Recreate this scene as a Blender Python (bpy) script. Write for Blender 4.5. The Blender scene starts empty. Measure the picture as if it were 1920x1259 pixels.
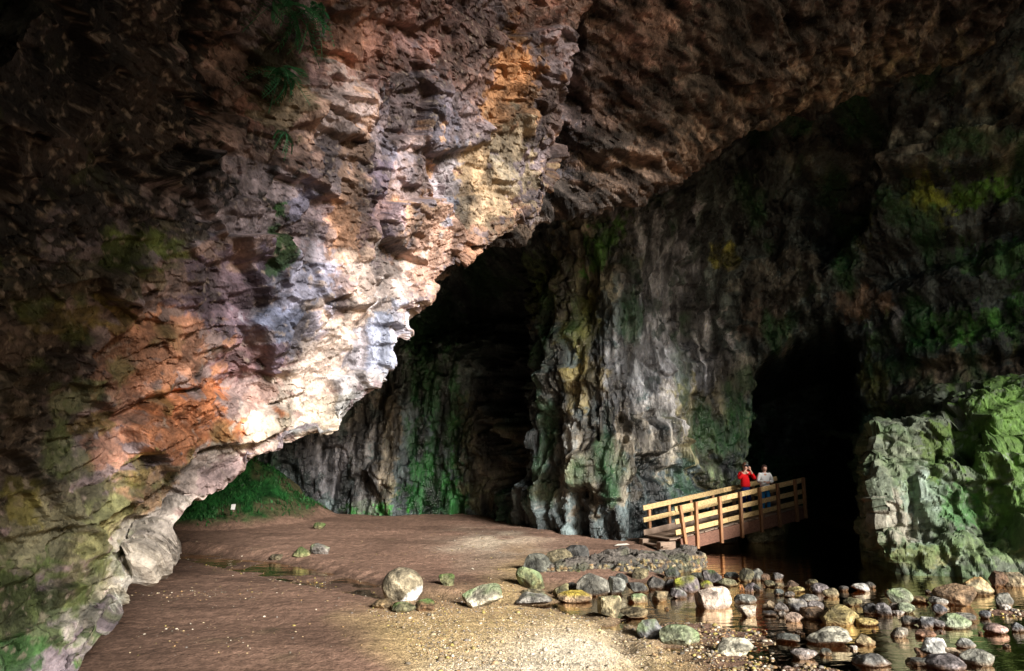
import bpy, math, random
import numpy as np
from mathutils import Vector, Matrix

# ------------------------------------------------------------------ camera, sky, sun, exposure
R = math.radians
scene = bpy.context.scene
FPX = 1280.0                      # focal length in photo pixels (24 mm on a 36 mm wide frame)
ALPHA = math.atan(220.5 / FPX)    # camera pitched up a little
CAM = np.array([0.0, 0.0, 3.0])
cam_data = bpy.data.cameras.new('camera')
cam_data.lens = 24.0
cam_data.sensor_width = 36.0
cam_data.clip_start = 0.1
cam_data.clip_end = 2000.0
cam = bpy.data.objects.new('camera', cam_data)
scene.collection.objects.link(cam)
cam.location = CAM
cam.rotation_euler = (R(90) + ALPHA, 0, 0)
scene.camera = cam

SUN_AZ = R(38)        # light comes from behind the camera, to the right
SUN_EL = R(24)
SUN_DIR = Vector((math.sin(SUN_AZ + R(0)) * math.cos(SUN_EL) * 1.0, -math.cos(SUN_AZ) * math.cos(SUN_EL), math.sin(SUN_EL)))
world = bpy.data.worlds.new('World')
scene.world = world
world.use_nodes = True
wn = world.node_tree.nodes
wl = world.node_tree.links
wn.clear()
sky_n = wn.new('ShaderNodeTexSky')
sky_n.sky_type = 'NISHITA'
sky_n.sun_disc = False
sky_n.sun_elevation = SUN_EL
sky_n.sun_rotation = math.atan2(SUN_DIR.x, SUN_DIR.y)
sky_n.dust_density = 3.0
bg = wn.new('ShaderNodeBackground')
bg.inputs['Strength'].default_value = 0.065
wo = wn.new('ShaderNodeOutputWorld')
wl.new(sky_n.outputs[0], bg.inputs['Color'])
wl.new(bg.outputs[0], wo.inputs['Surface'])
sun_d = bpy.data.lights.new('sun', 'SUN')
sun_d.energy = 4.8
sun_d.angle = R(14)
sun_d.color = (1.0, 0.965, 0.93)
sun = bpy.data.objects.new('sun', sun_d)
scene.collection.objects.link(sun)
sun.rotation_euler = SUN_DIR.to_track_quat('Z', 'Y').to_euler()
sun.location = (30, -40, 40)

scene.view_settings.view_transform = 'Standard'
scene.view_settings.look = 'None'
scene.view_settings.gamma = 1.0
scene.view_settings.use_curve_mapping = False
scene.view_settings.exposure = 0.98
scene.render.engine = 'CYCLES'
scene.cycles.use_denoising = True
scene.cycles.max_bounces = 6
scene.cycles.diffuse_bounces = 1
scene.cycles.glossy_bounces = 3
scene.cycles.transparent_max_bounces = 12
scene.cycles.caustics_reflective = False
scene.cycles.caustics_refractive = False
COL = scene.collection
rng = np.random.default_rng(7)
random.seed(7)

# ------------------------------------------------------------------ photo pixel <-> place
CA, SA = math.cos(ALPHA), math.sin(ALPHA)
def ray(px, py):
    a = (px - 960.0) / FPX
    b = (629.5 - py) / FPX
    return np.array([a, CA - b * SA, SA + b * CA])
def at(px, py, Y):
    d = ray(px, py)
    return CAM + d * (Y / d[1])
def on(px, py, z):
    d = ray(px, py)
    return CAM + d * ((z - CAM[2]) / d[2])
def proj(p):
    q = p - CAM
    f = q[..., 1] * CA + q[..., 2] * SA
    u = -q[..., 1] * SA + q[..., 2] * CA
    f = np.maximum(f, 0.05)
    return 960.0 + FPX * q[..., 0] / f, 629.5 - FPX * u / f

# ------------------------------------------------------------------ noise (numpy)
U = np.uint32
def _hash(ix, iy, iz, seed):
    h = ix * U(374761393) + iy * U(668265263) + iz * U(2147483629) + U((seed * 974634777) & 0xFFFFFFFF)
    h = (h ^ (h >> U(13))) * U(1274126177)
    h = (h ^ (h >> U(16))) * U(2246822519)
    return h ^ (h >> U(15))
def _r(h):
    return h.astype(np.float32) * np.float32(1 / 4294967295.0)
def rnd_of(h, a, b):
    """another random number in 0..1 from a cell's hash"""
    k = h * U(a) + U(b)
    k = (k ^ (k >> U(15))) * U(2246822519)
    return _r(k ^ (k >> U(13)))
def vnoise(p, seed=0):
    p = np.asarray(p, np.float32)
    fl = np.floor(p)
    f = p - fl
    i = fl.astype(np.int32).view(np.uint32) if fl.flags['C_CONTIGUOUS'] else np.ascontiguousarray(fl).astype(np.int32).view(np.uint32)
    w = f * f * f * (f * (f * 6 - 15) + 10)
    ix, iy, iz = i[:, 0], i[:, 1], i[:, 2]
    out = 0.0
    for dx in (0, 1):
        wx = w[:, 0] if dx else 1 - w[:, 0]
        for dy in (0, 1):
            wxy = wx * (w[:, 1] if dy else 1 - w[:, 1])
            h0 = _r(_hash(ix + U(dx), iy + U(dy), iz, seed)); h1 = _r(_hash(ix + U(dx), iy + U(dy), iz + U(1), seed))
            out = out + wxy * (h0 + (h1 - h0) * w[:, 2])
    return out * 2 - 1
def fbm(p, octaves=4, seed=0, gain=0.5, lac=2.03):
    a, s, out = 1.0, 0.0, 0.0
    q = p.copy()
    for k in range(octaves):
        out = out + a * vnoise(q, seed + k * 17)
        s += a
        a *= gain
        q = q * lac + 11.3
    return out / s
def ridged(p, octaves=4, seed=0):
    a, s, out = 1.0, 0.0, 0.0
    q = p.copy()
    for k in range(octaves):
        out = out + a * (1 - np.abs(vnoise(q, seed + k * 13)))
        s += a
        a *= 0.5
        q = q * 2.1 + 5.7
    return out / s
def cells(p, seed=0, jit=0.66):
    """nearest-cell id hash, F1, F2 and offset to the cell's point"""
    p = np.ascontiguousarray(p, np.float32)
    i = np.floor(p - 0.5)
    n = len(p)
    f1 = np.full(n, 9.0, np.float32); f2 = np.full(n, 9.0, np.float32)
    hid = np.zeros(n, np.uint32)
    off = np.zeros((n, 3), np.float32)
    ii = i.astype(np.int32).view(np.uint32)
    r = p - i
    for dx in (0, 1):
        for dy in (0, 1):
            for dz in (0, 1):
                h = _hash(ii[:, 0] + U(dx), ii[:, 1] + U(dy), ii[:, 2] + U(dz), seed)
                d = np.stack([r[:, 0] - (dx + 0.5 + (_r(h) - 0.5) * jit), r[:, 1] - (dy + 0.5 + (rnd_of(h, 40503, 77) - 0.5) * jit), r[:, 2] - (dz + 0.5 + (rnd_of(h, 69069, 13) - 0.5) * jit)], 1)
                dd = np.einsum('ij,ij->i', d, d)
                m = dd < f1
                f2 = np.where(m, f1, np.minimum(f2, dd))
                f1 = np.where(m, dd, f1)
                hid[m] = h[m]
                off[m] = d[m]
    return hid, np.sqrt(f1), np.sqrt(f2), off
def facets(p, scale, seed, amp, tilt, crack=0.0, warp=0.25):
    """blocky broken-rock relief: every cell is a tilted plane at its own height"""
    q = p * np.asarray(scale)
    if warp:
        q = q + warp * np.stack([vnoise(q * 1.3, seed + 1), vnoise(q * 1.3 + 31, seed + 2), vnoise(q * 1.3 + 67, seed + 3)], 1)
    hid, f1, f2, off = cells(q, seed)
    a = rnd_of(hid, 1103515245, 12345) - 0.5
    g = np.stack([rnd_of(hid, 22695477, 1), rnd_of(hid, 134775813, 7), rnd_of(hid, 1664525, 101)], 1) - 0.5
    d = amp * a + tilt * np.einsum('ij,ij->i', g, off)
    if crack:
        d = d - crack * np.clip(1 - (f2 - f1) / 0.14, 0, 1) ** 1.5
    return d, hid
def soften(d, nu, nv, n=1):
    """round the sharp steps between blocks over a few grid cells"""
    d = d.reshape(nu, nv)
    for _ in range(n):
        e = np.pad(d, 1, mode='edge')
        d = (e[:-2, 1:-1] + e[2:, 1:-1] + e[1:-1, :-2] + e[1:-1, 2:] + 2 * d) / 6
    return d.reshape(-1)
def sstep(a, b, x):
    t = np.clip((x - a) / (b - a), 0, 1)
    return t * t * (3 - 2 * t)

# ------------------------------------------------------------------ mesh helpers
def mesh_object(name, verts, faces, mat, parent=None, smooth=False, col=None, extra=None):
    verts = np.asarray(verts, np.float32)
    me = bpy.data.meshes.new(name)
    faces = np.asarray(faces, np.int32)
    k = faces.shape[1]
    me.vertices.add(len(verts)); me.vertices.foreach_set('co', verts.ravel())
    me.loops.add(faces.size); me.loops.foreach_set('vertex_index', faces.ravel())
    me.polygons.add(len(faces)); me.polygons.foreach_set('loop_start', np.arange(0, faces.size, k, dtype=np.int32))
    me.polygons.foreach_set('loop_total', np.full(len(faces), k, np.int32))
    me.polygons.foreach_set('use_smooth', np.full(len(faces), smooth, bool))
    me.update(calc_edges=True)
    if col is not None:
        ca = me.color_attributes.new('Col', 'FLOAT_COLOR', 'POINT')
        c = np.ones((len(verts), 4), np.float32); c[:, :3] = col
        ca.data.foreach_set('color', c.ravel())
    for nm, arr in (extra or {}).items():
        at_ = me.attributes.new(nm, 'FLOAT', 'POINT')
        at_.data.foreach_set('value', np.asarray(arr, np.float32))
    me.materials.append(mat)
    o = bpy.data.objects.new(name, me)
    COL.objects.link(o)
    if parent is not None:
        o.parent = parent
    return o
def grid_faces(nu, nv):
    i = np.arange((nu - 1) * (nv - 1))
    r, c = i // (nv - 1), i % (nv - 1)
    a = r * nv + c
    return np.stack([a, a + 1, a + nv + 1, a + nv], 1)
def cr(pts, t):
    """Catmull-Rom along axis 0, t in [0, n-1]"""
    n = len(pts)
    i = np.clip(np.floor(t).astype(int), 0, n - 2)
    f = (t - i)[(...,) + (None,) * (pts.ndim - 1)]
    p1, p2 = pts[i], pts[i + 1]
    p0 = np.where((i > 0)[(...,) + (None,) * (pts.ndim - 1)], pts[np.maximum(i - 1, 0)], 2 * p1 - p2)
    p3 = np.where((i < n - 2)[(...,) + (None,) * (pts.ndim - 1)], pts[np.minimum(i + 2, n - 1)], 2 * p2 - p1)
    return 0.5 * (2 * p1 + (p2 - p0) * f + (2 * p0 - 5 * p1 + 4 * p2 - p3) * f * f + (3 * p1 - p0 - 3 * p2 + p3) * f ** 3)
def even_t(pts, step):
    """parameters along a list of control points at even spacing `step` (metres)"""
    n = len(pts)
    tt = np.linspace(0, n - 1, 40 * n)
    c = cr(pts, tt)
    L = np.concatenate([[0], np.cumsum(np.linalg.norm(np.diff(c, axis=0), axis=1))])
    m = max(2, int(L[-1] / step))
    return np.interp(np.linspace(0, L[-1], m), L, tt)
def loft(net, step_u, step_v, ru=None, rv=None):
    """net[row][col] of xyz; dense grid of points (U along rows, V along columns)"""
    net = np.asarray(net, float)
    tu = even_t(net[:, net.shape[1] // 2], step_u) if ru is None else ru
    tv = even_t(net[net.shape[0] // 2], step_v) if rv is None else rv
    a = cr(net, tu)
    b = cr(np.swapaxes(a, 0, 1), tv)
    return np.swapaxes(b, 0, 1), tu, tv
def grid_normals(g, toward):
    du = np.gradient(g, axis=0); dv = np.gradient(g, axis=1)
    n = np.cross(du, dv)
    n /= np.linalg.norm(n, axis=2, keepdims=True) + 1e-9
    s = np.sign(np.median(np.einsum('ijk,ijk->ij', n, toward - g)))
    return n * s, s
def in_poly(px, py, poly):
    inside = np.zeros(px.shape, bool)
    n = len(poly)
    for i in range(n):
        x1, y1 = poly[i]; x2, y2 = poly[(i + 1) % n]
        cnd = ((y1 > py) != (y2 > py)) & (px < (x2 - x1) * (py - y1) / (y2 - y1 + 1e-12) + x1)
        inside ^= cnd
    return inside
def seg_dist(px, py, poly, closed=True):
    d = np.full(px.shape, 1e9)
    n = len(poly)
    for i in range(n if closed else n - 1):
        x1, y1 = poly[i]; x2, y2 = poly[(i + 1) % n]
        vx, vy = x2 - x1, y2 - y1
        t = np.clip(((px - x1) * vx + (py - y1) * vy) / (vx * vx + vy * vy + 1e-12), 0, 1)
        d = np.minimum(d, np.hypot(px - x1 - t * vx, py - y1 - t * vy))
    return d
def sdist(px, py, poly):
    """signed distance, positive inside"""
    d = seg_dist(px, py, poly)
    return np.where(in_poly(px, py, poly), d, -d)
def structure(o):
    o['kind'] = 'structure'
    return o
def tag(o, label, category, group=None):
    o['label'] = label
    o['category'] = category
    if group:
        o['group'] = group
    return o
def empty(name, loc=(0, 0, 0)):
    o = bpy.data.objects.new(name, None)
    o.empty_display_size = 0.1
    COL.objects.link(o)
    o.location = loc
    return o

# ------------------------------------------------------------------ materials
def new_mat(name):
    m = bpy.data.materials.new(name)
    m.use_nodes = True
    nt = m.node_tree
    b = nt.nodes['Principled BSDF']
    return m, nt, b
def nd(nt, typ, **kw):
    n = nt.nodes.new(typ)
    for k, v in kw.items():
        setattr(n, k, v)
    return n
def rock_material(name, rough=0.75, bump=0.35, fine=9.0, var=0.5, spec=0.35, streak=(1, 1, 1), wet=0.0, gravel=0):
    """base colour from attribute Col, grain and fine relief from noise"""
    m, nt, b = new_mat(name)
    L = nt.links.new
    co = nd(nt, 'ShaderNodeTexCoord')
    mp = nd(nt, 'ShaderNodeMapping'); mp.inputs['Scale'].default_value = streak
    L(co.outputs['Object'], mp.inputs['Vector'])
    attr = nd(nt, 'ShaderNodeAttribute', attribute_name='Col')
    n1 = nd(nt, 'ShaderNodeTexNoise'); n1.inputs['Scale'].default_value = fine; n1.inputs['Detail'].default_value = 5; n1.inputs['Roughness'].default_value = 0.65
    n2 = nd(nt, 'ShaderNodeTexNoise'); n2.inputs['Scale'].default_value = fine * 0.28; n2.inputs['Detail'].default_value = 3; n2.inputs['Roughness'].default_value = 0.6
    for n in (n1, n2):
        L(mp.outputs[0], n.inputs['Vector'])
    # tone variation of the mineral grain
    r1 = nd(nt, 'ShaderNodeMapRange'); r1.inputs['From Min'].default_value = 0.3; r1.inputs['From Max'].default_value = 0.7
    r1.inputs['To Min'].default_value = 1 - var; r1.inputs['To Max'].default_value = 1 + var
    L(n1.outputs['Fac'], r1.inputs['Value'])
    r2 = nd(nt, 'ShaderNodeMapRange'); r2.inputs['From Min'].default_value = 0.3; r2.inputs['From Max'].default_value = 0.7
    r2.inputs['To Min'].default_value = 1 - var * 0.8; r2.inputs['To Max'].default_value = 1 + var * 0.8
    L(n2.outputs['Fac'], r2.inputs['Value'])
    mu = nd(nt, 'ShaderNodeMath', operation='MULTIPLY'); L(r1.outputs[0], mu.inputs[0]); L(r2.outputs[0], mu.inputs[1])
    sc = nd(nt, 'ShaderNodeVectorMath', operation='SCALE'); L(attr.outputs['Color'], sc.inputs[0]); L(mu.outputs[0], sc.inputs['Scale'])
    L(sc.outputs[0], b.inputs['Base Color'])
    height = None
    if gravel:
        ga = nd(nt, 'ShaderNodeAttribute', attribute_name='gravel')
        v = nd(nt, 'ShaderNodeTexVoronoi'); v.inputs['Scale'].default_value = gravel
        L(co.outputs['Object'], v.inputs['Vector'])
        hs = nd(nt, 'ShaderNodeSeparateColor'); L(v.outputs['Color'], hs.inputs['Color'])
        gr_ = nd(nt, 'ShaderNodeMapRange'); gr_.inputs['To Min'].default_value = 0.35; gr_.inputs['To Max'].default_value = 1.55
        L(hs.outputs['Red'], gr_.inputs['Value'])
        g2 = nd(nt, 'ShaderNodeMix', data_type='FLOAT'); g2.inputs['A'].default_value = 1.0
        L(ga.outputs['Fac'], g2.inputs['Factor']); L(gr_.outputs[0], g2.inputs['B'])
        s2 = nd(nt, 'ShaderNodeVectorMath', operation='SCALE'); L(sc.outputs[0], s2.inputs[0]); L(g2.outputs['Result'], s2.inputs['Scale'])
        L(s2.outputs[0], b.inputs['Base Color'])
        height = nd(nt, 'ShaderNodeMath', operation='MULTIPLY'); L(v.outputs['Distance'], height.inputs[0]); L(ga.outputs['Fac'], height.inputs[1])
    b.inputs['Roughness'].default_value = rough
    if wet:
        rr = nd(nt, 'ShaderNodeMapRange'); rr.inputs['From Min'].default_value = 0.35; rr.inputs['From Max'].default_value = 0.62
        rr.inputs['To Min'].default_value = rough; rr.inputs['To Max'].default_value = rough - wet
        L(n2.outputs['Fac'], rr.inputs['Value']); L(rr.outputs[0], b.inputs['Roughness'])
    b.inputs['Specular IOR Level'].default_value = spec
    a1 = n1
    a2 = nd(nt, 'ShaderNodeMath', operation='MULTIPLY_ADD'); a2.inputs[1].default_value = 1.4
    L(n2.outputs['Fac'], a2.inputs[0]); L(a1.outputs['Fac'], a2.inputs[2])
    bp = nd(nt, 'ShaderNodeBump'); bp.inputs['Strength'].default_value = bump; bp.inputs['Distance'].default_value = 0.12
    hh = a2.outputs[0]
    if height is not None:
        a3 = nd(nt, 'ShaderNodeMath', operation='MULTIPLY_ADD'); a3.inputs[1].default_value = -1.3
        L(height.outputs[0], a3.inputs[0]); L(hh, a3.inputs[2]); hh = a3.outputs[0]
    L(hh, bp.inputs['Height']); L(bp.outputs[0], b.inputs['Normal'])
    return m
# ------------------------------------------------------------------ colour patches on the rock, a few standing in for light or shade
def paint(col, px, py, P3, blobs, seed=0, wamp=0.45, wscale=1.3, ids=()):
    w1 = fbm(P3 * wscale, 4, seed) * wamp
    w2 = fbm(P3 * wscale * 4.0 + 9.0, 3, seed + 5) * wamp * 0.8
    w2 = w2 + 0.30 * fbm(P3 * 9.0, 3, seed + 8)
    for j, i_ in enumerate(ids):
        w2 = w2 + (0.55, 0.40)[j] * (rnd_of(i_, 9781 + j, 17) - 0.5)
    for (cx, cy, rx, ry, ang, c, s) in blobs:
        ca, sa = math.cos(R(ang)), math.sin(R(ang))
        dx, dy = px - cx, py - cy
        u = (dx * ca + dy * sa) / rx
        v = (-dx * sa + dy * ca) / ry
        d = np.sqrt(u * u + v * v) + w1 + w2
        m = (1 - sstep(0.72, 0.98, d))[:, None] * s
        col = col * (1 - m) + np.array(c) * m
    return col
def relief(px, py, feats, jag=0.0):
    """blocks that stand out of / slabs fallen out of a wall: (outline, height in metres, edge softness)"""
    d = 0.0
    for poly, h, soft in feats:
        sd = sdist(px + jag, py - jag, poly)
        d = d + h * sstep(-soft * 0.2, soft, sd)
    return d

# ------------------------------------------------------------------ near rock wall with overhanging edge, left
MAT_NEAR = rock_material('near_rock', rough=0.7, bump=0.5, fine=11.0, var=0.38, spec=0.3)
MAT_ROOF = rock_material('roof_rock', rough=0.6, bump=0.9, fine=9.0, var=0.5, spec=0.3)
MAT_BACK = rock_material('cave_rock', rough=0.48, bump=0.9, fine=8.0, var=0.5, spec=0.45, streak=(1, 1, 0.4), wet=0.25)
MAT_CLIFF = rock_material('cliff_rock', rough=0.75, bump=0.5, fine=7.0, var=0.4, spec=0.35, streak=(1, 1, 0.6))

E = [(-60, 1420, 8.6), (90, 1275, 9.3), (196, 1124, 10.2), (282, 1018, 10.9), (414, 914, 11.7), (545, 842, 12.2), (632, 800, 12.6),
     (722, 655, 13.3), (835, 497, 14.3), (980, 418, 15.2), (1036, 325, 15.8), (1046, 150, 15.4), (1090, -80, 14.6), (1140, -330, 13.8)]
R1 = [(-170, 1300, 8.3), (-20, 1160, 8.9), (120, 1010, 9.6), (225, 895, 10.2), (330, 800, 10.8), (440, 735, 11.3), (540, 680, 11.75),
      (635, 560, 12.5), (755, 420, 13.5), (890, 310, 14.4), (960, 215, 14.8), (975, 60, 14.3), (1010, -150, 13.5), (1060, -400, 12.6)]
R2 = [(-320, 1150, 7.7), (-180, 1010, 8.2), (-40, 870, 8.7), (70, 760, 9.2), (180, 650, 9.6), (290, 575, 10.0), (390, 500, 10.4),
      (490, 390, 11.0), (610, 250, 11.7), (730, 130, 12.4), (800, 40, 12.7), (830, -90, 12.2), (870, -290, 11.4), (920, -520, 10.4)]
R3 = [(-480, 1000, 7.0), (-340, 860, 7.4), (-200, 720, 7.7), (-90, 610, 8.0), (20, 500, 8.3), (130, 400, 8.6), (230, 310, 8.9),
      (330, 200, 9.4), (450, 70, 9.9), (570, -60, 10.3), (640, -150, 10.4), (680, -290, 9.8), (720, -490, 9.0), (780, -720, 8.2)]
R4 = [(-650, 850, 6.2), (-510, 700, 6.4), (-370, 560, 6.5), (-260, 440, 6.6), (-150, 320, 6.7), (-40, 200, 6.8), (60, 100, 7.0),
      (170, -30, 7.2), (290, -180, 7.4), (410, -330, 7.5), (480, -430, 7.4), (540, -580, 6.8), (600, -800, 6.0), (660, -1050, 5.2)]
rows = [[at(*p) for p in r] for r in (E, R1, R2, R3, R4)]
edge = np.array(rows[0])
# the rock turns back behind its edge: the hidden inner side of the overhang
back1 = edge + np.array([0.15, 0.55, 0.25]) + np.array([0.0, 0.0, 0.1])
back2 = edge + np.array([-0.7, 1.5, 0.9])
back3 = edge + np.array([-2.6, 3.2, 2.0])
back4 = edge + np.array([-5.5, 5.5, 3.0])
net = np.array([back4, back3, back2, back1] + [np.array(r) for r in rows])
g, tu, tv = loft(net, 0.026, 0.026)
# keep the hidden back coarse
keep = np.ones(len(tu), bool); hid_rows = tu < 2.6
keep[hid_rows] = (np.arange(len(tu))[hid_rows] % 5 == 0)
g = g[keep]
nrm, sgn = grid_normals(g, CAM)
nu, nv = g.shape[:2]
P0 = g.reshape(-1, 3); N0 = nrm.reshape(-1, 3)
px, py = proj(P0)
jag = 18 * fbm(P0 * 1.7, 3, 91)
near_feats = [
    ([(225, 805), (300, 748), (415, 735), (480, 765), (545, 775), (560, 800), (480, 835), (400, 850), (300, 890), (262, 850)], 0.42, 9),
    ([(150, 640), (235, 600), (330, 620), (400, 690), (400, 735), (300, 745), (215, 790), (160, 760)], 0.22, 16),
    ([(375, 520), (450, 470), (545, 480), (640, 560), (600, 660), (500, 700), (415, 640)], -0.14, 30),
    ([(465, 600), (540, 600), (545, 660), (490, 680)], 0.16, 8),
    ([(560, 180), (690, 170), (700, 240), (650, 270), (570, 235)], 0.22, 14),
    ([(390, 600), (480, 640), (610, 745), (520, 760), (400, 735)], -0.07, 14),
    ([(980, 210), (1015, 205), (1020, 300), (985, 290)], 0.25, 8),
    ([(350, -40), (440, -40), (455, 240), (360, 260)], -0.8, 50),
    ([(640, 330), (760, 300), (790, 470), (690, 520)], 0.10, 40),
    ([(120, 1000), (240, 920), (270, 960), (190, 1060)], 0.12, 20),
    ([(650, 610), (720, 560), (730, 590), (690, 640)], -0.16, 16),
    ([(290, 330), (380, 285), (395, 300), (320, 350)], 0.3, 8),
]
D = relief(px, py, near_feats, jag)
Q = P0.copy()
rot = Matrix.Rotation(R(22), 3, 'Y')
Qr = Q @ np.array(rot).T
D = D + 0.40 * fbm(Q * 0.32, 2, 3) + 0.09 * fbm(Q * 0.9, 3, 8)
d1, id1 = facets(Qr, (0.62, 0.62, 0.95), 11, 0.46, 0.70, 0.0, 0.06)
d2, id2 = facets(Qr, (1.9, 1.9, 3.0), 23, 0.14, 0.34, 0.008, 0.05)
d3, id3 = facets(Qr, (5.5, 5.5, 8.5), 37, 0.04, 0.10, 0.004, 0.05)
edge_w = np.repeat(1 - 0.42 * np.exp(-((tu[keep] - 4.0) / 0.4) ** 2), nv)
d1 = d1 * edge_w; D = D * (0.35 + 0.65 * edge_w)
d4, _ = facets(Qr, (13, 13, 19), 39, 0.010, 0.022, 0.0, 0.0)
D = soften(D + d1, nu, nv, 2) + soften(d2, nu, nv, 1) + d3 + d4 + 0.02 * fbm(Q * 9, 3, 5)
PN = (P0 + N0 * D[:, None])
gn = PN.reshape(nu, nv, 3)
# mineral colours and painted shade
col = np.tile(np.array([0.20, 0.155, 0.15]), (len(P0), 1))
tone = fbm(Q * 0.7, 4, 61)[:, None]
col = col * (1 + 0.35 * tone)
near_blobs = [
    (130, 190, 520, 400, -40, (0.020, 0.016, 0.014), 0.96), (40, 640, 230, 190, -40, (0.05, 0.04, 0.03), 0.8), (400, 130, 60, 200, 5, (0.010, 0.009, 0.009), 0.9),  # near-black patches paint shade into the upper left, left side and recess
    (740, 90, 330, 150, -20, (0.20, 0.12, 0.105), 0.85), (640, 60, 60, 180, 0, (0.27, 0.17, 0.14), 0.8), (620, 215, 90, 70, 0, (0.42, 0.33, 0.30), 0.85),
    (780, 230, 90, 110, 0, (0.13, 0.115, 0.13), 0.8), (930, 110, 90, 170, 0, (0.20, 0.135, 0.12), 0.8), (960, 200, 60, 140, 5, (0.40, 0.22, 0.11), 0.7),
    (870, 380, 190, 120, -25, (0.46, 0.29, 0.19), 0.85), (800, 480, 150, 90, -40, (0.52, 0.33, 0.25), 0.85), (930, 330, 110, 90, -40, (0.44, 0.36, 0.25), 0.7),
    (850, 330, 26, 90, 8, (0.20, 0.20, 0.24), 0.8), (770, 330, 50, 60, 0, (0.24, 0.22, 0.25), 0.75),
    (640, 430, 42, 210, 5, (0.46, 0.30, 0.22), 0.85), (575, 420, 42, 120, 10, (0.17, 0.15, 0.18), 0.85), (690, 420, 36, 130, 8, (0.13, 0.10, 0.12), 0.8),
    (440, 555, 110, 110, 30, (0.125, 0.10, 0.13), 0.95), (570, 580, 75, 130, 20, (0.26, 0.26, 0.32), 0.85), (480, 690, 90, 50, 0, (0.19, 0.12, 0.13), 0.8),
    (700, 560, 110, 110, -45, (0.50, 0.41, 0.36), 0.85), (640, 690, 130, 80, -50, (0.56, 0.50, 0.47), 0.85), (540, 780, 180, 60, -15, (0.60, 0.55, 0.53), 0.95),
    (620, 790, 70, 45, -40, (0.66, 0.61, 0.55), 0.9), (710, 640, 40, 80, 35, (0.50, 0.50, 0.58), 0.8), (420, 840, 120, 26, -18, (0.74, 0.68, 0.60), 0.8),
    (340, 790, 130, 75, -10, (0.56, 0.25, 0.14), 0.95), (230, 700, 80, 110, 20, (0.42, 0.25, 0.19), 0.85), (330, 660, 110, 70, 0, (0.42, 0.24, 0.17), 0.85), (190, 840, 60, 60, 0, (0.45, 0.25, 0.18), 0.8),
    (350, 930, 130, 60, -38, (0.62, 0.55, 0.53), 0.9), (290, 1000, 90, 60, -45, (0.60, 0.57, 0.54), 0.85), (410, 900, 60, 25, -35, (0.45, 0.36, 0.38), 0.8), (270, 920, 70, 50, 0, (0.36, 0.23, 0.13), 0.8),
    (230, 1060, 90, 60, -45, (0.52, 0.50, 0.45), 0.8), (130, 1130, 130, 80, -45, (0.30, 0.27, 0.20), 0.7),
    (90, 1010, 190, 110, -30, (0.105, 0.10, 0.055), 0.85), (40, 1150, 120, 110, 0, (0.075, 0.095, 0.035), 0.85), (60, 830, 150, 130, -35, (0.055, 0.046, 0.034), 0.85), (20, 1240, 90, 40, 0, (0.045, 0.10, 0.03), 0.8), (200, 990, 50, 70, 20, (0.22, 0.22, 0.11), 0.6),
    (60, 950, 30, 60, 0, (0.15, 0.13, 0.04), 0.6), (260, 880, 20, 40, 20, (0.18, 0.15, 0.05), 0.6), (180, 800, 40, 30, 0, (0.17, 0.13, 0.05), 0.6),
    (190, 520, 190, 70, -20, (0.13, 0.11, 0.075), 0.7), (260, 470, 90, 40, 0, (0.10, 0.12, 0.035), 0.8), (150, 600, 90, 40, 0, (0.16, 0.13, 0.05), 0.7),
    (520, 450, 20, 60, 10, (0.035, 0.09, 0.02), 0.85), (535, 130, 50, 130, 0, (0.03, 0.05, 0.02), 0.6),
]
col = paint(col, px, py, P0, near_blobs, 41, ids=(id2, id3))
mean = col.mean(1, keepdims=True)
col = np.clip(mean + 1.2 * (col - mean), 0.01, 1)
mx = col.max(1, keepdims=True)
col = col * np.minimum(1, (0.33 + 0.25 * (mx - 0.33)) / mx)
strk = fbm(P0 * np.array([3.2, 3.2, 0.35]), 4, 71)
col = col * (1 + 0.45 * np.clip(strk * 2.0, -1, 1))[:, None]
# every broken block has its own tint, with grains of pale quartz and rusty spots
tint = (rnd_of(id2, 48271, 3) - 0.5)[:, None]
warm = (rnd_of(id1, 69621, 9) - 0.5)[:, None]
col = col * (1 + 0.34 * tint) * (1 + warm * np.array([0.22, 0.0, -0.25]))
mot = fbm(P0 * 1.6 + 2, 4, 83)
col = col * (0.45 + 0.85 * sstep(-0.30, 0.15, mot))[:, None]
pit = sstep(0.28, 0.5, fbm(P0 * 6.5 + 8, 3, 87))[:, None]
col = col * (1 - 0.35 * pit)
spk = sstep(0.30, 0.55, fbm(P0 * 13.0, 2, 19))[:, None]
dark = 1 - sstep(0.04, 0.16, col.mean(1))[:, None]
col = col * (1 - spk * 0.6 * dark) + spk * 0.6 * dark * np.array([0.30, 0.24, 0.19])
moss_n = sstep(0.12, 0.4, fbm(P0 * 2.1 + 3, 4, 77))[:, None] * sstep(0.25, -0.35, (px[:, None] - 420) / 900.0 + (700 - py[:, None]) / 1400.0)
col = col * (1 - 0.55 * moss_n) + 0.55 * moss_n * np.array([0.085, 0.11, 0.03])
f = grid_faces(nu, nv)
gn_near = gn.reshape(-1, 3)
near = structure(mesh_object('near_rock_wall', gn.reshape(-1, 3), f, MAT_NEAR, col=np.clip(col, 0.004, 0.9)))

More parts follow.
